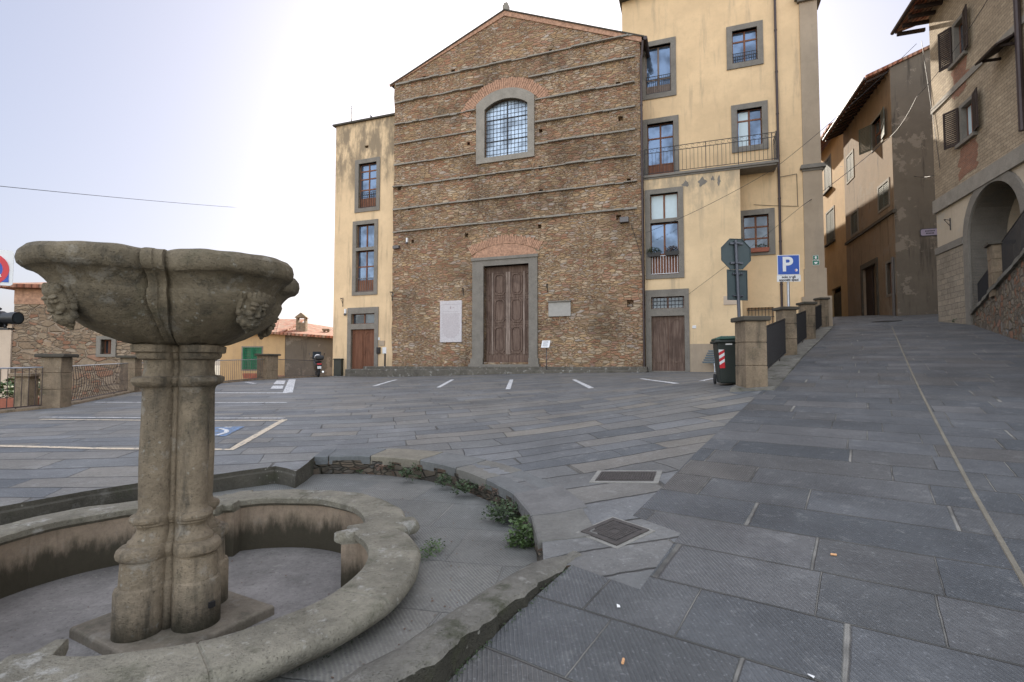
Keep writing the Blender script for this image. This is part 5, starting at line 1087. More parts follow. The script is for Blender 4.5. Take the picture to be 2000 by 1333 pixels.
# ------------------------------------------------------------------ wheelie bin
p = G(1431, 752); br = Fr(p.x + .02, p.y + .18, R(-14)); z0 = H(p.x, p.y); o = empty('wheelie_bin', (p.x, p.y, z0), 'dark wheelie bin with green lid and red and white strip beside the big pillar', 'bin')
m = MB(); hb = at(1425, 662, p.y).z - z0; m.taper(br, (0, 0), .225, .26, .29, .36, z0 + .03, z0 + hb - .08); ob = m.build('body', M['bin'], o); bevel(ob, .03, 3)
m = MB(); m.box(br, -.34, .34, -.40, .42, z0 + hb - .09, z0 + hb - .03, .015); m.build('rim', M['bin'], o)
m = MB(); m.box(br, -.32, .32, -.36, .38, z0 + hb - .03, z0 + hb + .02, .015); m.box(br, -.22, .26, -.26, .28, z0 + hb + .02, z0 + hb + .055, .02); m.tube([br.P(-.24, .40, z0 + hb), br.P(.24, .40, z0 + hb)], .02, 8); m.build('lid', M['bin_lid'], o)
for s_ in (-1, 1): m = MB(); m.tube([br.P(.24 * s_, -.30, z0 + .11), br.P(.285 * s_, -.30, z0 + .11)], .11, 18, smooth=False); m.build('wheel', M['rubber'], o)
def bx_(t, z): f_ = (z - z0 - .03) / (hb - .11); return t * (.225 + .065 * f_), (.26 + .10 * f_) + .004
red_, wh_ = MB(), MB(); n_ = 6; zs0, zs1 = z0 + hb * .36, z0 + hb * .76
for i in range(n_ * 1):
    a, b = zs0 + (zs1 - zs0) * i / n_, zs0 + (zs1 - zs0) * (i + 1) / n_; sl_ = .07
    qs = []
    for t, z in ((-.96, a - 0), (-.55, min(zs1, a + sl_) if i else a), (-.55, min(b + sl_, zs1)), (-.96, b)):
        tt, nn = bx_(t, z); qs.append(br.P(tt, nn + .002, z))
    (red_ if i % 2 == 0 else wh_).add(qs, [(0, 1, 2, 3)])
red_.build('red_stripes', M['red'], o); wh_.build('white_stripes', M['white'], o)
m = MB(); t0_, n0_ = bx_(-.4, z0 + hb * .88); m.add([br.P(-.13, n0_ + .003, z0 + hb * .86), br.P(-.0, n0_ + .003, z0 + hb * .86), br.P(-.0, n0_ + .006, z0 + hb * .895), br.P(-.13, n0_ + .006, z0 + hb * .895)], [(0, 1, 2, 3)]); m.build('sticker', M['white'], o)
# folded slatted bench seats against the wall
t0_, z_ = CF.px(1379, 722, WN + .5); gz = H(CF.P(t0_, .3, 0).x, CF.P(t0_, .3, 0).y); o = empty('slatted_bench', CF.P(t0_ + .4, WN + .5, gz), 'grey slatted bench leaning by the wall behind the bin', 'bench')
def sl2(nm, m): m.build(nm, M['bench'], o)
for i in range(6):
    m = MB(); zz = gz + .42 + i * .105; nn = WN + .62 - i * .055; m.box(CF, t0_ - .16 + i * .055, t0_ + 1.5, nn - .035, nn + .035, zz, zz + .08, .012); m.build('slat', M['bench'], o)
for k in (0, 1):
    m = MB(); tt = t0_ + .38 + k * .75
    m.tube([CF.P(tt, WN + .70, gz), CF.P(tt - .03, WN + .60, gz + .40), CF.P(tt, WN + .28, gz + 1.0)], .03, 6); m.tube([CF.P(tt + .1, WN + .2, gz), CF.P(tt + .06, WN + .55, gz + .45)], .028, 6); m.build('leg', M['galv'], o)
# ------------------------------------------------------------------ the right-hand brick house
HF = Fr(17.1, 18.5, R(-108.3))
tl_ = float(np.mean([HF.px(u, v)[0] for u, v in ((1795, 75), (1822, 280), (1838, 450), (1848, 590))])); TE = 13.0
bh_ = empty('brick_house', HF.P(tl_, 0, 2), 'tan brick house on the right with dark brown shutters and a big arched portal', 'house')
zB1 = HF.px(1850, 385)[1]; zB1 = (HF.px(1832, 398)[1] + HF.px(1990, 280)[1]) / 2; zB0 = zB1 - .55; zR = HF.px(1797, 68)[1]
zStr = (HF.px(1812, 228)[1] + HF.px(1972, 66)[1]) / 2; zImp = HF.px(1862, 480)[1]
wA = R4(HF, 0, (1858, 54), (1880, 28), (1866, 128), (1888, 96)); wB_ = R4(HF, 0, (1872, 210), (1898, 190), (1880, 280), (1908, 256))
arT = HF.px(1884, 470)[0]; arR = 1.95; arC = arT + arR; arS = HF.px(1884, 470)[1]; zF = 2.0
arch_o = archl(arC - arR, arC + arR, zF - 1, arS, arR * .999, 22); arch_i = archl(arC - arR + .36, arC + arR - .36, zF - 1, arS, (arR - .36) * .999, 22)
hA = ins(wA, 0.0); hB = ins(wB_, 0.0)
wC = (wA[0] + 5.2, wA[1] + 5.2, wA[2], wA[3]); wD = (wB_[0] + 5.2, wB_[1] + 5.2, wB_[2], wB_[3])
shell(HF, rectl(tl_, TE, zB1, zR + 1.0), [rectl(*hA), rectl(*hB), rectl(*wC), rectl(*wD)], 0, 10, .3).build('wall', M['tan_brick'], bh_)
shell(HF, rectl(tl_, TE, -3, zB0), [arch_i], -.02, 10, 2.6).build('lower_wall', M['portal_render'], bh_)
m = MB(); m.plate(HF, rectl(tl_ + 1.0, TE, -3, 9), [], -2.6, -2.7); m.build('portal_back_wall', M['portal_render'], bh_)
m = MB(); m.box(HF, tl_ - .03, TE, -.3, .10, zB0, zB1); m.build('string_band', M['serena_light'], bh_)
m = MB(); m.box(HF, tl_ - .02, TE, -.1, .05, zStr - .12, zStr + .12); m.build('string_band', M['serena_light'], bh_)
m = MB(); m.plate(HF, arch_o, [arch_i], .06, -.04); holes_reveal(m, HF, [arch_i], -.04, 1.1); m.build('arch_surround', M['serena'], bh_)
m = MB(); m.box(HF, tl_ - .02, arC - arR - .003, -.1, .08, zImp - .12, zImp + .16); m.build('string_band', M['serena'], bh_)
m = MB(); m.box(HF, tl_ - .02, arC - arR - .003, -.1, .03, -1, zImp - .12); m.build('base_wall', M['tuff'], bh_)
for r_, lab in ((wA, 'upper window'), (wB_, 'lower window'), (wC, None), (wD, None)):
    w_ = window(bh_, HF, 0, (r_[0] - .04, r_[1] + .04, r_[2] - .0, r_[3] + .04), [ins(r_, .1, .1, .0, .1)], proud=.02, cross=(), glass_='glass_dark' if r_ is wA else 'curtain', sash='sash')
    m = MB(); m.box(HF, r_[0] - .18, r_[1] + .18, .0, .14, r_[2] - .14, r_[2], .01); m.build('sill', M['serena'], w_)
    L_ = (r_[1] - r_[0]) / 2 + .08; shutter(w_, HF, r_[0] - .02, L_, r_[2], r_[3], .05, R(30), 'shutter_dark', -1); shutter(w_, HF, r_[1] + .02, L_, r_[2], r_[3], .05, R(12), 'shutter_dark', 1)
def ragged(t0, t1, z0, z1, j=.18, n=7):
    P = [(t0 + (t1 - t0) * i / n, z0) for i in range(n)] + [(t1, z0 + (z1 - z0) * i / n) for i in range(n)] + [(t1 - (t1 - t0) * i / n, z1) for i in range(n)] + [(t0, z1 - (z1 - z0) * i / n) for i in range(n)]
    return [(a + random.uniform(-j, j), b + random.uniform(-j * .4, j * .4)) for a, b in P]
for r_ in (wA, wB_, wD): m = MB(); m.plate(HF, ragged(r_[0] - .15, r_[1] + .1, r_[2] - 1.35, r_[2] - .16), [], .006, -.01); m.build('brick_patch', M['red_brick'], bh_)
# roof with overhanging rafters
oh = 1.0; ez = zR + .25; m = MB()
m.add([HF.P(a, b, c) for a, b, c in ((tl_ - .75, oh, ez - .1), (TE, oh, ez - .1), (TE, -9, ez + 2.6), (tl_ - .75, -9, ez + 2.6), (tl_ - .75, oh, ez + .05), (TE, oh, ez + .05), (TE, -9, ez + 2.78), (tl_ - .75, -9, ez + 2.78))], [(0, 1, 2, 3), (4, 5, 6, 7), (0, 1, 5, 4), (1, 2, 6, 5), (2, 3, 7, 6), (3, 0, 4, 7)]); m.build('roof', M['tiles'], bh_)
k = 0; t = tl_ - .7
while t < TE: m = MB(); m.box(HF, t, t + .12, -.1, oh - .05, ez - .26, ez - .12); m.build('rafter', M['shutter_dark'], bh_); t += .62
m = MB(); m.tube([HF.P(tl_ - .8, oh + .08, ez - .02), HF.P(TE, oh + .08, ez - .02)], .08, 8); m.build('gutter', M['pipe'], bh_)
t_, z_ = HF.px(1990, 100, .12); m = MB(); m.tube([HF.P(t_, .12, ez - .2), HF.P(t_, .12, zB1 + .4)], .09, 10); tag(m.build('downpipe', M['pipe'], org=HF.P(t_, .12, zB1 + .4)), 'thick dark downpipe at the right edge of the photo on the brick house', 'downpipe')
t_, z_ = HF.px(1966, 108, 0); m = MB(); m.add([HF.P(a, b, c) for a, b, c in ((t_ - .45, 0, z_ + .35), (t_ + .75, 0, z_ + .35), (t_ + .75, .65, z_), (t_ - .45, .65, z_), (t_ - .45, 0, z_ + .41), (t_ + .75, 0, z_ + .41), (t_ + .75, .67, z_ + .06), (t_ - .45, .67, z_ + .06))], [(0, 1, 2, 3), (4, 5, 6, 7), (0, 1, 5, 4), (1, 2, 6, 5), (2, 3, 7, 6), (3, 0, 4, 7)])
m.box(HF, t_ - .35, t_ - .29, 0, .5, z_ + .02, z_ + .1); m.box(HF, t_ + .55, t_ + .61, 0, .5, z_ + .02, z_ + .1); tag(m.build('small_canopy', M['shutter_dark'], org=HF.P(t_, 0, z_)), 'little tiled canopy projecting from the upper brick wall', 'canopy')
bracket(HF, 1857, 437, -.02, 'small iron hook on the plaster left of the arched portal', .9)
# raised forecourt, its stone wall, pillars and railings
W0 = Vector((18.25, 20.55, 0)); W1 = Vector((13.6, 13.6, 0)); wd = (W1 - W0).normalized(); wnn = Vector((wd.y, -wd.x, 0))
if wnn.x > 0: wnn = -wnn
LT = 17.0; ztop = lambda s_: 1.62 + .128 * s_
rr = []; cc = []
for i in range(36):
    s_ = LT * i / 35; p = W0 + wd * s_; zb = S(p.x, p.y) - .3; zt = ztop(s_); j = random.uniform(-.02, .02)
    rr.append([p + wnn * (.02 + j) + Vector((0, 0, min(zb, zt - .1))), p + wnn * j + Vector((0, 0, zt)), p - wnn * .35 + Vector((0, 0, zt)), p - wnn * .35 + Vector((0, 0, zb))])
    cc.append([p + wnn * (.09 + j) + Vector((0, 0, zt - .0)), p + wnn * (.08 + j * 2) + Vector((0, 0, zt + .13)), p - wnn * .34 + Vector((0, 0, zt + .14)), p - wnn * .36 + Vector((0, 0, zt))])
fw = empty('forecourt_wall', W0 + Vector((0, 0, 1.5)), 'sloping rubble stone wall with a rounded coping at the right of the street', 'wall')
m = MB(); m.rings(rr, closed=True, smooth=False, cap0=True, cap1=True); m.build('masonry', M['wall_rubble'], fw); m = MB(); m.rings(cc, closed=True, smooth=False, cap0=True, cap1=True); m.build('coping', M['kerb'], fw)
m = MB(); q = []
for s_ in (0, LT): p = W0 + wd * s_; q += [p - wnn * .3 + Vector((0, 0, ztop(s_) - .03)), p - wnn * 3.8 + Vector((0, 0, ztop(s_) - .03))]
m.add(q, [(0, 1, 3, 2)]); tag(m.build('forecourt_ground', M['piazza']), kind='structure')
def onW(u, D0=None):
    best = min((abs((lambda p: 1000 * (p.x / (p.y * cos(PITCH))) + 1000 - u)(W0 + wd * (LT * i / 400) - wnn * .17)), i) for i in range(400)); s_ = LT * best[1] / 400; return W0 + wd * s_ - wnn * .17, s_
pa_, sa = onW(1902); pb_, sb = onW(1962); wang = math.atan2(wd.y, wd.x)
pillar(pa_.x, pa_.y, wang, .46, 1.5, ztop(sa) + .12, 'dark stone pillar at the low end of the forecourt wall by the portal', 'pillars on the forecourt wall', split=2, mat_='cap')
pillar(pb_.x, pb_.y, wang, .52, 1.42, ztop(sb) + .12, 'taller pale stone pillar on the forecourt wall in front of the arch', 'pillars on the forecourt wall')
rail_panel(pa_, pb_, ztop(sa) + .12, ztop(sb) + .12, 1.05, .12, 'dark iron railing between the two forecourt pillars', group='railings on the forecourt wall'); e_ = W0 + wd * LT - wnn * .17
rail_panel(pb_, e_, ztop(sb) + .12, ztop(LT) + .12, 1.35, .12, 'dark iron railing rising right of the taller forecourt pillar', group='railings on the forecourt wall')
p = W0 + wd * .4 + wnn * .15; m = MB(); leafs(m, Vector((p.x, p.y, S(p.x, p.y) + .12)), .3, .3, .14, 90, .09); tag(m.build('wall_foot_weed', M['leaf'], org=p), 'low dark weed at the foot of the sloping stone wall', 'weed')
# ------------------------------------------------------------------ brown house and the house beyond it
KF = Fr(20.4, 27.0, R(-107.5)); zK = KF.px(1733, 150)[1]; zBase = 1.2
bz = empty('brown_house', KF.P(0, 0, 2.5), 'old brown rendered house with a bare grey gable and deep eaves', 'house')
def kw(TL, TR, BL, BR, fr=KF, n=0): return R4(fr, n, TL, TR, BL, BR)
k1 = kw((1702, 243), (1722, 222), (1705, 295), (1724, 270)); k2 = kw((1653, 310), (1665, 299), (1656, 355), (1668, 343)); k3 = kw((1715, 368), (1735, 355), (1718, 412), (1737, 398)); k4 = kw((1662, 422), (1675, 412), (1664, 460), (1676, 450))
k5 = kw((1731, 516), (1746, 510), (1734, 575), (1749, 572)); kd = kw((1684, 528), (1710, 515), (1688, 612), (1716, 610)); tE = KF.px(1652, 450)[0]
allk = [k1, k2, k3, k4, k5]
shell(KF, rectl(tE, 0, -3, zK + .3), [rectl(*q) for q in allk], 0, 8, .25, dark=[rectl(kd[0], kd[1], 1.5, kd[3])]).build('wall', M['brown'], bz)
m = MB(); dw = kd[1] - kd[0]; m.plate(KF, rectl(kd[0] - .25, kd[1] + .25, 1.5, kd[3] + .3), [rectl(kd[0], kd[1], 1.5, kd[3])], .06, -.02); m.build('door_surround', M['cap'], bz)
m = MB(); m.box(KF, kd[0] + .05, kd[0] + dw * .5, -.2, -.14, 1.6, kd[3]); m.build('door_leaf', M['shutter_dark'], bz)
for i, q in enumerate(allk):
    w_ = window(bz, KF, 0, (q[0] - .14, q[1] + .14, q[2] - .14, q[3] + .14), [q], proud=.03, cross=(.5,), glass_='glass_dark')
    L_ = (q[1] - q[0]) / 2
    if i == 0: shutter(w_, KF, q[0], L_, q[2], q[3], .05, R(35), 'shutter_grey', -1); shutter(w_, KF, q[1], L_, q[2], q[3], .05, R(8), 'shutter_grey', 1)
    elif i in (1, 2, 3):
        for s_ in (0, 1): m = MB(); a = q[0] + L_ * s_; m.box(KF, a + .01, a + .06, -.02, .02, q[2], q[3]); m.box(KF, a + L_ - .06, a + L_ - .01, -.02, .02, q[2], q[3]); [m.box(KF, a + .06, a + L_ - .06, -.01, .012, q[2] + .05 + .1 * j, q[2] + .12 + .1 * j) for j in range(int((q[3] - q[2]) / .1))]; m.build('shutter', M['shutter_grey'], w_)
zsc = (KF.px(1765, 388)[1] + KF.px(1652, 485)[1]) / 2; m = MB(); m.box(KF, tE, .08, -.1, .10, zsc - .12, zsc + .05); m.build('string_course', M['cap'], bz)
GF = Fr(20.4, 27.0, R(-17.5)); GW = 8.0; zg = zK; m = MB()
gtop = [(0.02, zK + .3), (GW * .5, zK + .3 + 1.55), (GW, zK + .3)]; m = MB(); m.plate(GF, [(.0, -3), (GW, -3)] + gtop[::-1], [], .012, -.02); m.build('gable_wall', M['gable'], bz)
# roof (ridge parallel to the street front)
m = MB(); rz = zK + .3
def rslab(m, t0, t1, n0, z0, n1, z1, th=.16): m.add([KF.P(a, b, c) for a, b, c in ((t0, n0, z0), (t1, n0, z0), (t1, n1, z1), (t0, n1, z1), (t0, n0, z0 + th), (t1, n0, z0 + th), (t1, n1, z1 + th), (t0, n1, z1 + th))], [(0, 1, 2, 3), (4, 5, 6, 7), (0, 1, 5, 4), (1, 2, 6, 5), (2, 3, 7, 6), (3, 0, 4, 7)])
rslab(m, tE - .1, .12, 1.15, rz - .42, -GW / 2, rz + 1.56); rslab(m, tE - .1, .12, -GW / 2, rz + 1.56, -GW - .3, rz - .1); m.build('roof', M['tiles'], bz)
t = tE
while t < .1: m = MB(); m.add([KF.P(a, b, c) for a, b, c in ((t, -.05, rz - .14), (t + .12, -.05, rz - .14), (t + .12, 1.08, rz - .58), (t, 1.08, rz - .58), (t, -.05, rz - .02), (t + .12, -.05, rz - .02), (t + .12, 1.08, rz - .46), (t, 1.08, rz - .46))], [(0, 1, 2, 3), (4, 5, 6, 7), (0, 1, 5, 4), (1, 2, 6, 5), (2, 3, 7, 6), (3, 0, 4, 7)]); m.build('rafter', M['shutter_dark'], bz); t += .55
m = MB(); m.tube([KF.P(tE, 1.22, rz - .45), KF.P(.15, 1.22, rz - .45)], .07, 8); m.build('gutter', M['pipe'], bz)
m = MB(); m.tube([KF.P(-.25, .1, rz - .4), KF.P(-.25, .1, zsc)], .05, 8); m.tube([KF.P(-.2, .09, 5.4), KF.P(-.2, .09, 2.4)], .07, 8); tag(m.build('downpipe', M['galv'], org=KF.P(-.2, .1, 2.4)), 'grey downpipe at the corner of the brown house', 'downpipe') if False else None
m = MB(); m.tube([KF.P(-.2, .09, KF.px(1762, 495)[1]), KF.P(-.2, .09, 2.4)], .07, 8); tag(m.build('downpipe', M['iron_grey'], org=KF.P(-.2, .1, 2.4)), 'short grey downpipe at the street corner of the brown house', 'downpipe')
q = GF.px(1815, 454, .01); o = empty('street_name_plate', GF.P(q[0], .01, q[1]), 'small lilac street name plate with rounded corners on the grey gable', 'street sign')
def rnd(t0, t1, z0, z1, r): return [(cx_ + r * cos(a), cz_ + r * sin(a)) for cx_, cz_, b in ((t1 - r, z1 - r, 0), (t0 + r, z1 - r, PI / 2), (t0 + r, z0 + r, PI), (t1 - r, z0 + r, 1.5 * PI)) for a in [b + PI / 2 * k / 5 for k in range(6)]]
m = MB(); m.plate(GF, rnd(q[0] - .42, q[0] + .42, q[1] - .2, q[1] + .2, .1), [], .04, .0); m.build('rim', M['dark_text'], o); m = MB(); m.plate(GF, rnd(q[0] - .38, q[0] + .38, q[1] - .165, q[1] + .165, .08), [], .045, .03); m.build('plate', M['lilac'], o)
m = MB(); t = q[0] - .18
for row, hw in ((.06, .19), (-.06, .16)):
    t = q[0] - hw
    while t < q[0] + hw: m.box(GF, t, t + .045, .04, .048, q[1] + row - .035, q[1] + row + .035); t += .062
m.build('worn_lettering', M['dark_text'], o)
YF = KF; y0 = KF.px(1606, 450)[0] - 1.5; yh = empty('far_yellow_house', KF.P((y0 + tE) / 2, -.2, 3), 'narrow yellow house with grey shutters and a roller door, beyond the brown house', 'house')
y1 = kw((1610, 318), (1622, 308), (1612, 375), (1624, 368), n=-.2); y2 = kw((1614, 418), (1628, 408), (1616, 478), (1631, 468), n=-.2); yd = kw((1624, 565), (1642, 560), (1626, 622), (1645, 620), n=-.2)
shell(KF, rectl(y0, tE - .02, -3, zK + 1.2), [rectl(*q) for q in (y1, y2)] + [rectl(yd[0], yd[1], 2.2, yd[3])], -.2, 8, .25).build('wall', M['far_yellow'], yh)
for q in (y1, y2):
    w_ = window(yh, KF, -.2, (q[0] - .14, q[1] + .14, q[2] - .14, q[3] + .14), [q], proud=.03, cross=(), glass_='glass_dark'); L_ = (q[1] - q[0]) / 2
    for s_ in (0, 1): m = MB(); a = q[0] + L_ * s_; m.box(KF, a + .01, a + .06, -.22, -.18, q[2], q[3]); m.box(KF, a + L_ - .06, a + L_ - .01, -.22, -.18, q[2], q[3]); [m.box(KF, a + .06, a + L_ - .06, -.21, -.188, q[2] + .05 + .12 * j, q[2] + .13 + .12 * j) for j in range(int((q[3] - q[2]) / .12))]; m.build('shutter', M['shutter_grey'], w_)
    m = MB(); m.box(KF, q[0] - .2, q[1] + .2, -.2, .0, q[2] - .16, q[2] - .04); m.build('sill', M['cap'], w_)
m = MB(); m.box(KF, yd[0], yd[1], -.38, -.34, 2.2, yd[3] - .35)
for j in range(18): z = 2.4 + j * (yd[3] - 2.8) / 18; m.box(KF, yd[0], yd[1], -.34, -.32, z, z + .08)
m.build('roller_door', M['cap'], yh)
m = MB(); rslab(m, y0, tE - .15, .8, rz + .55, -4, rz + 2.4); m.build('roof', M['tiles'], yh)
# unseen house behind the tower, lengthened and raised to shade the street fronts
q0 = CF.P(tT1 + .3, MN - 13.5, 0); BF = Fr(q0.x, q0.y, R(-19.8)); o = empty('rear_shade_house', BF.P(-3, 0, 0), 'unseen plain yellow house behind the tall yellow house, sized to shade the street', 'house')
MB().box(BF, -9, .0, -32, 0, -3, 16.6).build('wall', M['far_yellow'], o); m = MB(); m.box(BF, -9.3, .3, -32.3, .3, 16.6, 16.85); m.build('roof', M['tiles'], o)
# ------------------------------------------------------------------ left side: balustrade and the houses below it
LG = 'stone pillars of the left balustrade'
for (u, v, hh, w_, lab) in ((108, 796, 1.08, .40, 'large stone pillar of the left balustrade nearest the fountain'), (254, 766, 1.08, .42, 'stone balustrade pillar just left of the fountain column'), (522, 741, 1.08, .62, 'squat stone balustrade pillar right of the fountain column')):
    p = G(u, v); pillar(p.x, p.y, R(12 if u < 500 else -18), w_, (p.y * (v - {108: 692, 254: 695, 522: 692}[u]) / 1000), p.z, lab, LG, cap=.08, over=.08, mat_='pillar'); FENCE[{108: 2, 254: 3, 522: 4}[u]] = (p.x, p.y)
for i, lab in enumerate(('grey railing at the far left foreground behind the walkway', 'railing panel left of the large left pillar', 'bent railing panel between the two left pillars', 'railing panel hidden partly by the fountain column', 'railing panel between the squat pillar and the scooter')):
    a, b = FENCE[i], FENCE[i + 1]; rail_panel(a, b, H(*a) - .02, H(*b) - .02, .93, .115 if i > 2 else .125, lab, group='railing panels of the left balustrade', mat_='iron_grey' if i > 2 else 'pipe', top='galv' if i < 4 else 'iron_grey', lean=.10 if i == 2 else 0.0, r=.008)
rr = []; FP = smooth_loop([Vector((x, y, 0)) for x, y in FENCE], .6)
for p in FP: z = H(p.x, p.y); rr.append([Vector((p.x + .16, p.y, z + .0)), Vector((p.x + .15, p.y, z + .05)), Vector((p.x - .34, p.y, z + .05)), Vector((p.x - .36, p.y, -6))])
m = MB(); m.rings(rr, closed=False, smooth=False); tag(m.build('balustrade_kerb', M['pillar'], org=FP[0]), 'low stone kerb carrying the left balustrade railings', 'kerb')
SF = Fr(at(30, 700, 17.5).x, 17.5, R(9)); t1 = SF.px(290, 700)[0]; zS_ = SF.px(34, 563)[1]; sh = empty('stone_house', SF.P(4, 0, -5), 'rubble stone house below the left balustrade with a tiled roof', 'house')
w1 = R4(SF, 0, (198, 663), (219, 664), (198, 692), (219, 692)); shell(SF, rectl(-.1, t1, -6, zS_), [rectl(*w1)], 0, 5, .25).build('wall', M['house_rubble'], sh)
window(sh, SF, 0, (w1[0] - .14, w1[1] + .14, w1[2] - .1, w1[3] + .12), [w1], cross=(), glass_='glass_dark', sash='sash')
m = MB(); m.plate(SF, rectl(-.1, t1, zS_ - .55, zS_ - .02), [], .02, -.01); m.build('brick_cornice', M['arch_brick'], sh)
m = MB(); m.add([SF.P(a, b, c) for a, b, c in ((-.6, .35, zS_ - .02), (t1 + .3, .35, zS_ - .02), (t1 + .3, -5, zS_ + .1), (-.6, -5, zS_ + .1), (-.6, .35, zS_ + .1), (t1 + .3, .35, zS_ + .1), (t1 + .3, -5, zS_ + 1.0), (-.6, -5, zS_ + 1.0))], [(0, 1, 2, 3), (4, 5, 6, 7), (0, 1, 5, 4), (1, 2, 6, 5), (2, 3, 7, 6), (3, 0, 4, 7)]); m.build('roof', M['tiles'], sh)
PF = SF; zP_ = PF.px(15, 632)[1]; o = empty('pale_house', PF.P(-3, 0, -5), 'pale plastered house wall at the far left edge, beside the stone house', 'house'); shell(PF, rectl(-7, -.12, -6, zP_), [], .05, 5).build('wall', M['pale'], o); m = MB(); m.box(PF, -7.2, -.1, -5, .3, zP_, zP_ + .12); m.build('roof', M['tiles'], o)
YG = Fr(at(556, 700, 33).x, 33, R(3)); zy = YG.px(556, 652)[1]; ty0 = YG.px(430, 700)[0]; gh = empty('green_shutter_house', YG.P(-2, 0, -3), 'small yellow house with green shutters and red tiled roof below the balustrade', 'house')
gw = R4(YG, 0, (474, 679), (511, 679), (474, 722), (511, 722)); shell(YG, rectl(ty0, 0, -6, zy), [rectl(*gw)], 0, 9, .2).build('wall', M['far_yellow'], gh)
w_ = window(gh, YG, 0, (gw[0] - .08, gw[1] + .08, gw[2] - .08, gw[3] + .08), [gw], cross=(), glass_='glass_dark', proud=.02)
for s_ in (0, 1): m = MB(); L_ = (gw[1] - gw[0]) / 2; a = gw[0] + L_ * s_; m.box(YG, a + .01, a + .08, .0, .04, gw[2], gw[3]); m.box(YG, a + L_ - .08, a + L_ - .01, .0, .04, gw[2], gw[3]); [m.box(YG, a + .08, a + L_ - .08, .005, .03, gw[2] + .04 + .1 * j, gw[2] + .11 + .1 * j) for j in range(int((gw[3] - gw[2]) / .1))]; m.build('shutter', M['shutter_green'], w_)
m = MB(); m.box(YG, -.5, .02, -.05, .015, -6, -.75); m.build('brick_quoin', M['arch_brick'], gh)
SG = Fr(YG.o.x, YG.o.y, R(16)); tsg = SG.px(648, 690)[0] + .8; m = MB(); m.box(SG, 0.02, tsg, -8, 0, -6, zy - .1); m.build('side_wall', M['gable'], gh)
m = MB(); z2 = zy + .02; m.add([SG.P(a, b, c) for a, b, c in ((-.45, .5, z2 - .1), (tsg, .5, z2 - .35), (tsg, -6.5, z2 + .55), (-1.3, -6.5, z2 + 1.3), (-.45, .5, z2 + .05), (tsg, .5, z2 - .2), (tsg, -6.5, z2 + .7), (-1.3, -6.5, z2 + 1.45))], [(0, 1, 2, 3), (4, 5, 6, 7), (0, 1, 5, 4), (1, 2, 6, 5), (2, 3, 7, 6), (3, 0, 4, 7)]); rfo = m.build('roof', M['tiles'], gh)
m = MB(); m.add([YG.P(a, b, c) for a, b, c in ((ty0, .4, zy - .05), (.0, .4, zy - .05), (-.9, -6, zy + 1.3), (ty0, -6, zy + 1.3), (ty0, .4, zy + .08), (0, .4, zy + .08), (-.9, -6, zy + 1.45), (ty0, -6, zy + 1.45))], [(0, 1, 2, 3), (4, 5, 6, 7), (0, 1, 5, 4), (1, 2, 6, 5), (2, 3, 7, 6), (3, 0, 4, 7)]); m.build('roof', M['tiles'], gh)
def chim(u, v0, v1, w_, D, nm='chimney', gab=True):
    p = at(u, v1, D); z1 = at(u, v0, D).z; f_ = Fr(p.x, p.y, R(10)); m = MB(); m.box(f_, -w_ / 2, w_ / 2, -w_ / 2, w_ / 2, p.z - .8, z1 - .45, .01)
    for a in (-w_ / 2 + .05, w_ / 2 - .05): m.box(f_, a - .05, a + .05, -w_ / 2, w_ / 2, z1 - .45, z1 - .12)
    if gab: m.add([f_.P(a, b, c) for b in (-w_ / 2 - .05, w_ / 2 + .05) for a, c in ((-w_ / 2 - .1, z1 - .12), (w_ / 2 + .1, z1 - .12), (0, z1 + .22))], [(0, 1, 2), (5, 4, 3), (0, 1, 4, 3), (1, 2, 5, 4), (2, 0, 3, 5)])
    else: m.box(f_, -w_ / 2 - .06, w_ / 2 + .06, -w_ / 2 - .06, w_ / 2 + .06, z1 - .12, z1)
    c = m.build(nm, M['pillar'], rfo); return c
chim(589, 618, 656, .62, 35); chim(637, 643, 664, .36, 36, gab=False)
# potted shrub and low wall below the left railing
p = at(35, 770, 13.2); o = empty('potted_shrub', p + Vector((0, 0, -.9)), 'green potted shrub behind the railing at the far left', 'potted plant'); f_ = Fr(p.x, p.y, 0); m = MB(); m.taper(f_, (0, 0), .28, .28, .38, .38, p.z - .9, p.z - .1); m.build('pot', M['terracotta_pot'], o); m = MB(); leafs(m, p + Vector((0, 0, .15)), .55, .4, .3, 420, .11); m.build('foliage', M['leaf2'], o)
p = at(52, 745, 12.8); m = MB(); f_ = Fr(p.x, p.y, R(10)); m.box(f_, -.16, .16, -.16, .16, p.z - 1.6, p.z + .12, .01); m.box(f_, -.24, .24, -.24, .24, p.z + .12, p.z + .2, .01); tag(m.build('garden_post', M['pillar'], org=(p.x, p.y, p.z - 1.6)), 'small stone post beside the potted shrub below the left railing', 'post')
p = at(492, 733, 30); m = MB(); f_ = Fr(p.x, p.y, 0); m.taper(f_, (0, 0), .45, .1, .5, .12, p.z - .2, p.z + .1); tag(m.build('window_trough', M['terracotta_pot'], org=p), 'terracotta trough under the green shuttered window', 'planter')
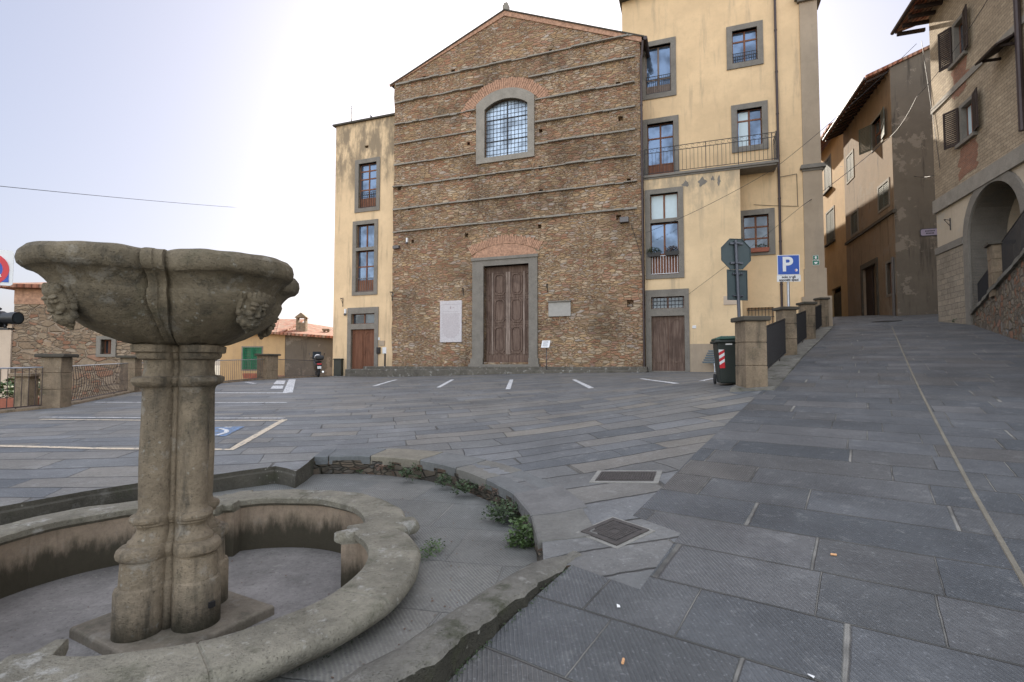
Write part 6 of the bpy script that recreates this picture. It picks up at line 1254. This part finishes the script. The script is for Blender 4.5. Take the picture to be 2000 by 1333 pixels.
# ------------------------------------------------------------------ scooter with helmet, seen from behind
p = G(622, 737); a = R(116); sc_ = empty('motor_scooter', (p.x, p.y, p.z), 'dark motor scooter with a top box and a white helmet, parked by the left block', 'scooter')
MF = Fr(p.x, p.y, a); z = p.z                                        # t forward, n to the right side
def wheel(t, r, w_):
    m = MB(); rr = []
    for k in range(20): b = 2 * PI * k / 20; rr.append([MF.P(t + (r + q * cos(c)) * cos(b), w_ * sin(c), z + r + .055 + (r + q * cos(c)) * sin(b)) for q, c in [(.055, 2 * PI * j / 8) for j in range(8)]])
    m.rings(rr + [rr[0]]); w1 = m.build('wheel', M['rubber'], sc_); m = MB(); m.tube([MF.P(t, -.03, z + r + .055), MF.P(t, .03, z + r + .055)], .06, 12)
    for k in range(6): b = 2 * PI * k / 6; m.tube([MF.P(t, 0, z + r + .055), MF.P(t + (r - .03) * cos(b), 0, z + r + .055 + (r - .03) * sin(b))], .014, 5)
    m.build('rim', M['galv'], w1)
wheel(0, .24, .06); wheel(1.42, .26, .05)
m = MB(); m.rings([[MF.P(t, w_ * sin(c), z + zc + h_ * cos(c)) for c in [2 * PI * j / 14 for j in range(14)]] for t, w_, zc, h_ in ((-.32, .05, .74, .05), (-.2, .15, .70, .12), (.1, .19, .62, .18), (.45, .18, .60, .2), (.7, .12, .52, .2), (.9, .17, .5, .2), (1.12, .2, .72, .34), (1.25, .17, .85, .3), (1.32, .08, .9, .2))], cap0=True, cap1=True); m.build('body', M['black'], sc_)
m = MB(); m.rings([[MF.P(t, w_ * sin(c), z + zc + .05 * cos(c)) for c in [2 * PI * j / 12 for j in range(12)]] for t, w_, zc in ((-.3, .12, .84), (-.1, .17, .86), (.3, .16, .82), (.7, .12, .80), (.8, .05, .8))], cap0=True, cap1=True); m.build('seat', M['rubber'], sc_)
m = MB(); m.box(MF, -.1, .06, -.09, .09, z + .30, z + .42, .02); m.box(MF, -.36, -.28, -.11, .11, z + .44, z + .62, .01); m.build('mudguard', M['black'], sc_)
m = MB(); m.box(MF, -.375, -.365, -.10, .10, z + .46, z + .61); m.build('number_plate', M['white'], sc_)
m = MB(); m.box(MF, -.35, -.30, -.12, .12, z + .68, z + .76, .01); m.build('tail_light', M['red'], sc_)
m = MB(); m.tube([MF.P(-.3, .2, z + .30), MF.P(.25, .18, z + .26)], .055, 12); m.build('exhaust', M['chrome'], sc_)
m = MB(); m.box(MF, -.52, -.12, -.22, .22, z + .93, z + 1.20, .07); bevel(m.build('top_box', M['black'], sc_), .02, 2)
m = MB(); m.tube([MF.P(1.1, -.34, z + 1.08), MF.P(1.14, 0, z + 1.05), MF.P(1.1, .34, z + 1.08)], .018, 8); m.build('handlebar', M['iron'], sc_)
for s_ in (-1, 1): m = MB(); m.tube([MF.P(1.12, .28 * s_, z + 1.08), MF.P(1.12, .38 * s_, z + 1.26)], .008, 5); m.ball(MF.P(1.12, .40 * s_, z + 1.3), .02, .07, .05, 10, 6); m.build('mirror', M['black'], sc_)
m = MB(); rr = [[MF.P(1.2 + .14 * (1 - q) - .02 + abs(x) * -.2, x, z + 1.0 + .42 * q) for x in [-.22 + .44 * j / 8 for j in range(9)]] for q in (0, .5, 1)]; m.rings(rr, closed=False); m.build('windscreen', M['glass_dark'], sc_)
hq = MF.P(.28, -.03, z + 1.0); m = MB(); m.ball(hq + Vector((0, 0, .1)), .17, .17, .16, 16, 12); tag(m.build('white_helmet', M['white'], org=hq), 'glossy white helmet resting on the seat of the parked scooter', 'helmet')
p2 = G(654, 735); f_ = Fr(p2.x + .1, p2.y + .6, R(-18)); m = MB(); m.box(f_, -.28, .26, -.25, .25, p2.z, p2.z + .98, .02); m.box(f_, -.31, .29, -.28, .28, p2.z + .98, p2.z + 1.06, .02); tag(m.build('waste_cabinet', M['bin'], org=p2), 'dark green cabinet between the scooter and the left block', 'cabinet')
# ------------------------------------------------------------------ no parking sign and the tripod camera at the left edge
D = 6.2; q = at(-27, 600, D); o = empty('no_parking_sign', (q.x, q.y, H(q.x, q.y)), 'white no parking sign with a red and blue disc, cut by the left edge', 'road sign'); f_ = Fr(q.x, q.y, R(30)); zt_, zb_ = at(15, 488, D).z, at(15, 557, D).z; wv = .24
m = MB(); m.tube([(q.x, q.y, H(q.x, q.y)), (q.x, q.y, zt_ - .02)], .03, 10); m.build('post', M['galv'], o); m = MB(); m.plate(f_, rnd(-wv, wv, zb_, zt_, .03), [], .05, .04, True); m.build('plate', M['white'], o)
cz_ = zt_ - wv * 1.0; disc = lambda r, k=28: [(r * cos(2 * PI * i / k), cz_ + r * sin(2 * PI * i / k)) for i in range(k)]
m = MB(); m.plate(f_, disc(wv * .86), [disc(wv * .62)], .058, .045); sl_ = [(a * cos(R(45)) - b * sin(R(45)), cz_ + a * sin(R(45)) + b * cos(R(45))) for a, b in ((-wv * .63, -.016), (wv * .63, -.016), (wv * .63, .016), (-wv * .63, .016))]; m.plate(f_, sl_[::-1], [], .060, .045); m.build('red_ring', M['red'], o)
m = MB(); m.plate(f_, disc(wv * .62), [], .054, .045); m.build('blue_disc', M['blue'], o); m = MB(); m.box(f_, wv * .05, wv * .85, .045, .056, zb_ + .04, zb_ + .04 + wv * .75); m.build('blue_panel', M['blue'], o)
m = MB(); wx, wz = wv * .42, zb_ + .04 + wv * .38; m.tube([f_.P(wx + .035 * cos(a_) - .005, .06, wz - .015 + .035 * sin(a_)) for a_ in [PI * .9 + 1.35 * PI * i / 9 for i in range(10)]], .005, 5); m.tube([f_.P(wx - .015, .06, wz + .055), f_.P(wx - .01, .06, wz + .005), f_.P(wx + .02, .06, wz + .005), f_.P(wx + .035, .06, wz - .03)], .006, 5); m.build('wheelchair_symbol', M['white'], o)
D = 3.1; q = at(2, 622, D); cq = empty('photo_camera', q, 'black photo camera with a long lens at the left edge', 'camera'); f_ = Fr(q.x, q.y, R(-4)); z = q.z
m = MB(); m.box(f_, -.15, .0, -.04, .04, z - .055, z + .045, .012); m.box(f_, -.11, -.03, -.03, .03, z + .045, z + .075, .012); m.build('body', M['black'], cq)
m = MB(); m.tube([f_.P(-.02, 0, z), f_.P(.02, 0, z), f_.P(.021, 0, z), f_.P(.07, 0, z), f_.P(.071, 0, z), f_.P(.112, 0, z)], [.030, .030, .034, .034, .037, .037], 20); m.build('lens', M['black'], cq)
m = MB(); m.tube([f_.P(.1125, 0, z), f_.P(.113, 0, z)], .03, 20); m.build('front_glass', M['glass_dark'], cq); m = MB(); m.tube([f_.P(.03, -.0, z - .035), f_.P(.03, 0, z - .06)], .008, 6); m.box(f_, -.02, .07, -.02, .02, z - .07, z - .06); m.build('tripod_collar', M['black'], cq)
m = MB(); m.tube([f_.P(-.11, 0, z - .055), f_.P(-.11, 0, z - .12), f_.P(-.11, 0, H(q.x, q.y) - .2 if q.y > 4.4 else ZT)], [.03, .018, .015], 10); tag(m.build('monopod', M['black'], org=f_.P(-.11, 0, ZT)), 'thin black monopod carrying the camera, just outside the left edge', 'monopod')
# ------------------------------------------------------------------ overhead wires
def wire(pts, lab, r=.012, sag=0.0, n=24):
    out = []
    for a, b in zip(pts, pts[1:]):
        for i in range(n + 1): f_ = i / n; p = a.lerp(b, f_); p.z -= sag * 4 * f_ * (1 - f_); out.append(p)
    m = MB(); m.tube(out, r, 5); tag(m.build('overhead_wire', M['cable'], org=pts[0]), lab, 'cable', 'overhead cables')
wire([at(-40, 360, 9), at(520, 409, 26)], 'thin sagging cable crossing the sky above the fountain', .006, .05)
wire([at(1790, 86, 21.5), CF.P(tWE + .1, MN + .25, CF.px(1480, 350, MN)[1]) * .0 + at(1512, 330, 23.2), at(1262, 455, 24.3)], 'long cable running from the brick house eave down across the yellow house', .010, .15)
wire([at(1935, -10, 15), at(1790, 190, 22), at(1738, 268, 26)], 'dark thick cable sweeping from the top right corner to the brown house', .011, .2)
wire([at(1738, 268, 26), at(1566, 403, 23.2)], 'dark cable between the brown house corner and the pilaster', .014, .1)
wire([at(1566, 403, 22.9), at(1345, 575, 24.2)], 'thin cable from the pilaster down to the old double door', .008, .05)
wire([CF.P(a, MN + .03, b) for a, b in (CF.px(1472, 400, MN + .03), CF.px(1560, 403, MN + .03))], 'cable fixed along the yellow wall above the lower window', .01, .02)
wire([CF.P(a, MN + .05, b) for a, b in (CF.px(1520, 347, MN + .05), CF.px(1556, 340, MN + .05), CF.px(1558, 402, MN + .05))], 'short cable dropping beside the grey pilaster', .012, .0, 3)
wire([CF.P(a, .05, b) for a, b in (CF.px(1233, 440, .05), CF.px(1252, 500, .05), CF.px(1256, 560, .05))], 'cable dropping from the floodlight to the church corner', .012, .0, 3)
wire([HF.P(a, .04, b) for a, b in (HF.px(1800, 80, .04), HF.px(1822, 230, .04), HF.px(1836, 330, .04))], 'cable running down the left edge of the brick house', .01, .0, 3)
wire([at(1640, 325, 36), at(1790, 345, 26.5), at(1836, 338, 22)], 'cable crossing the fronts of the brown house and the brick house', .012, .1)
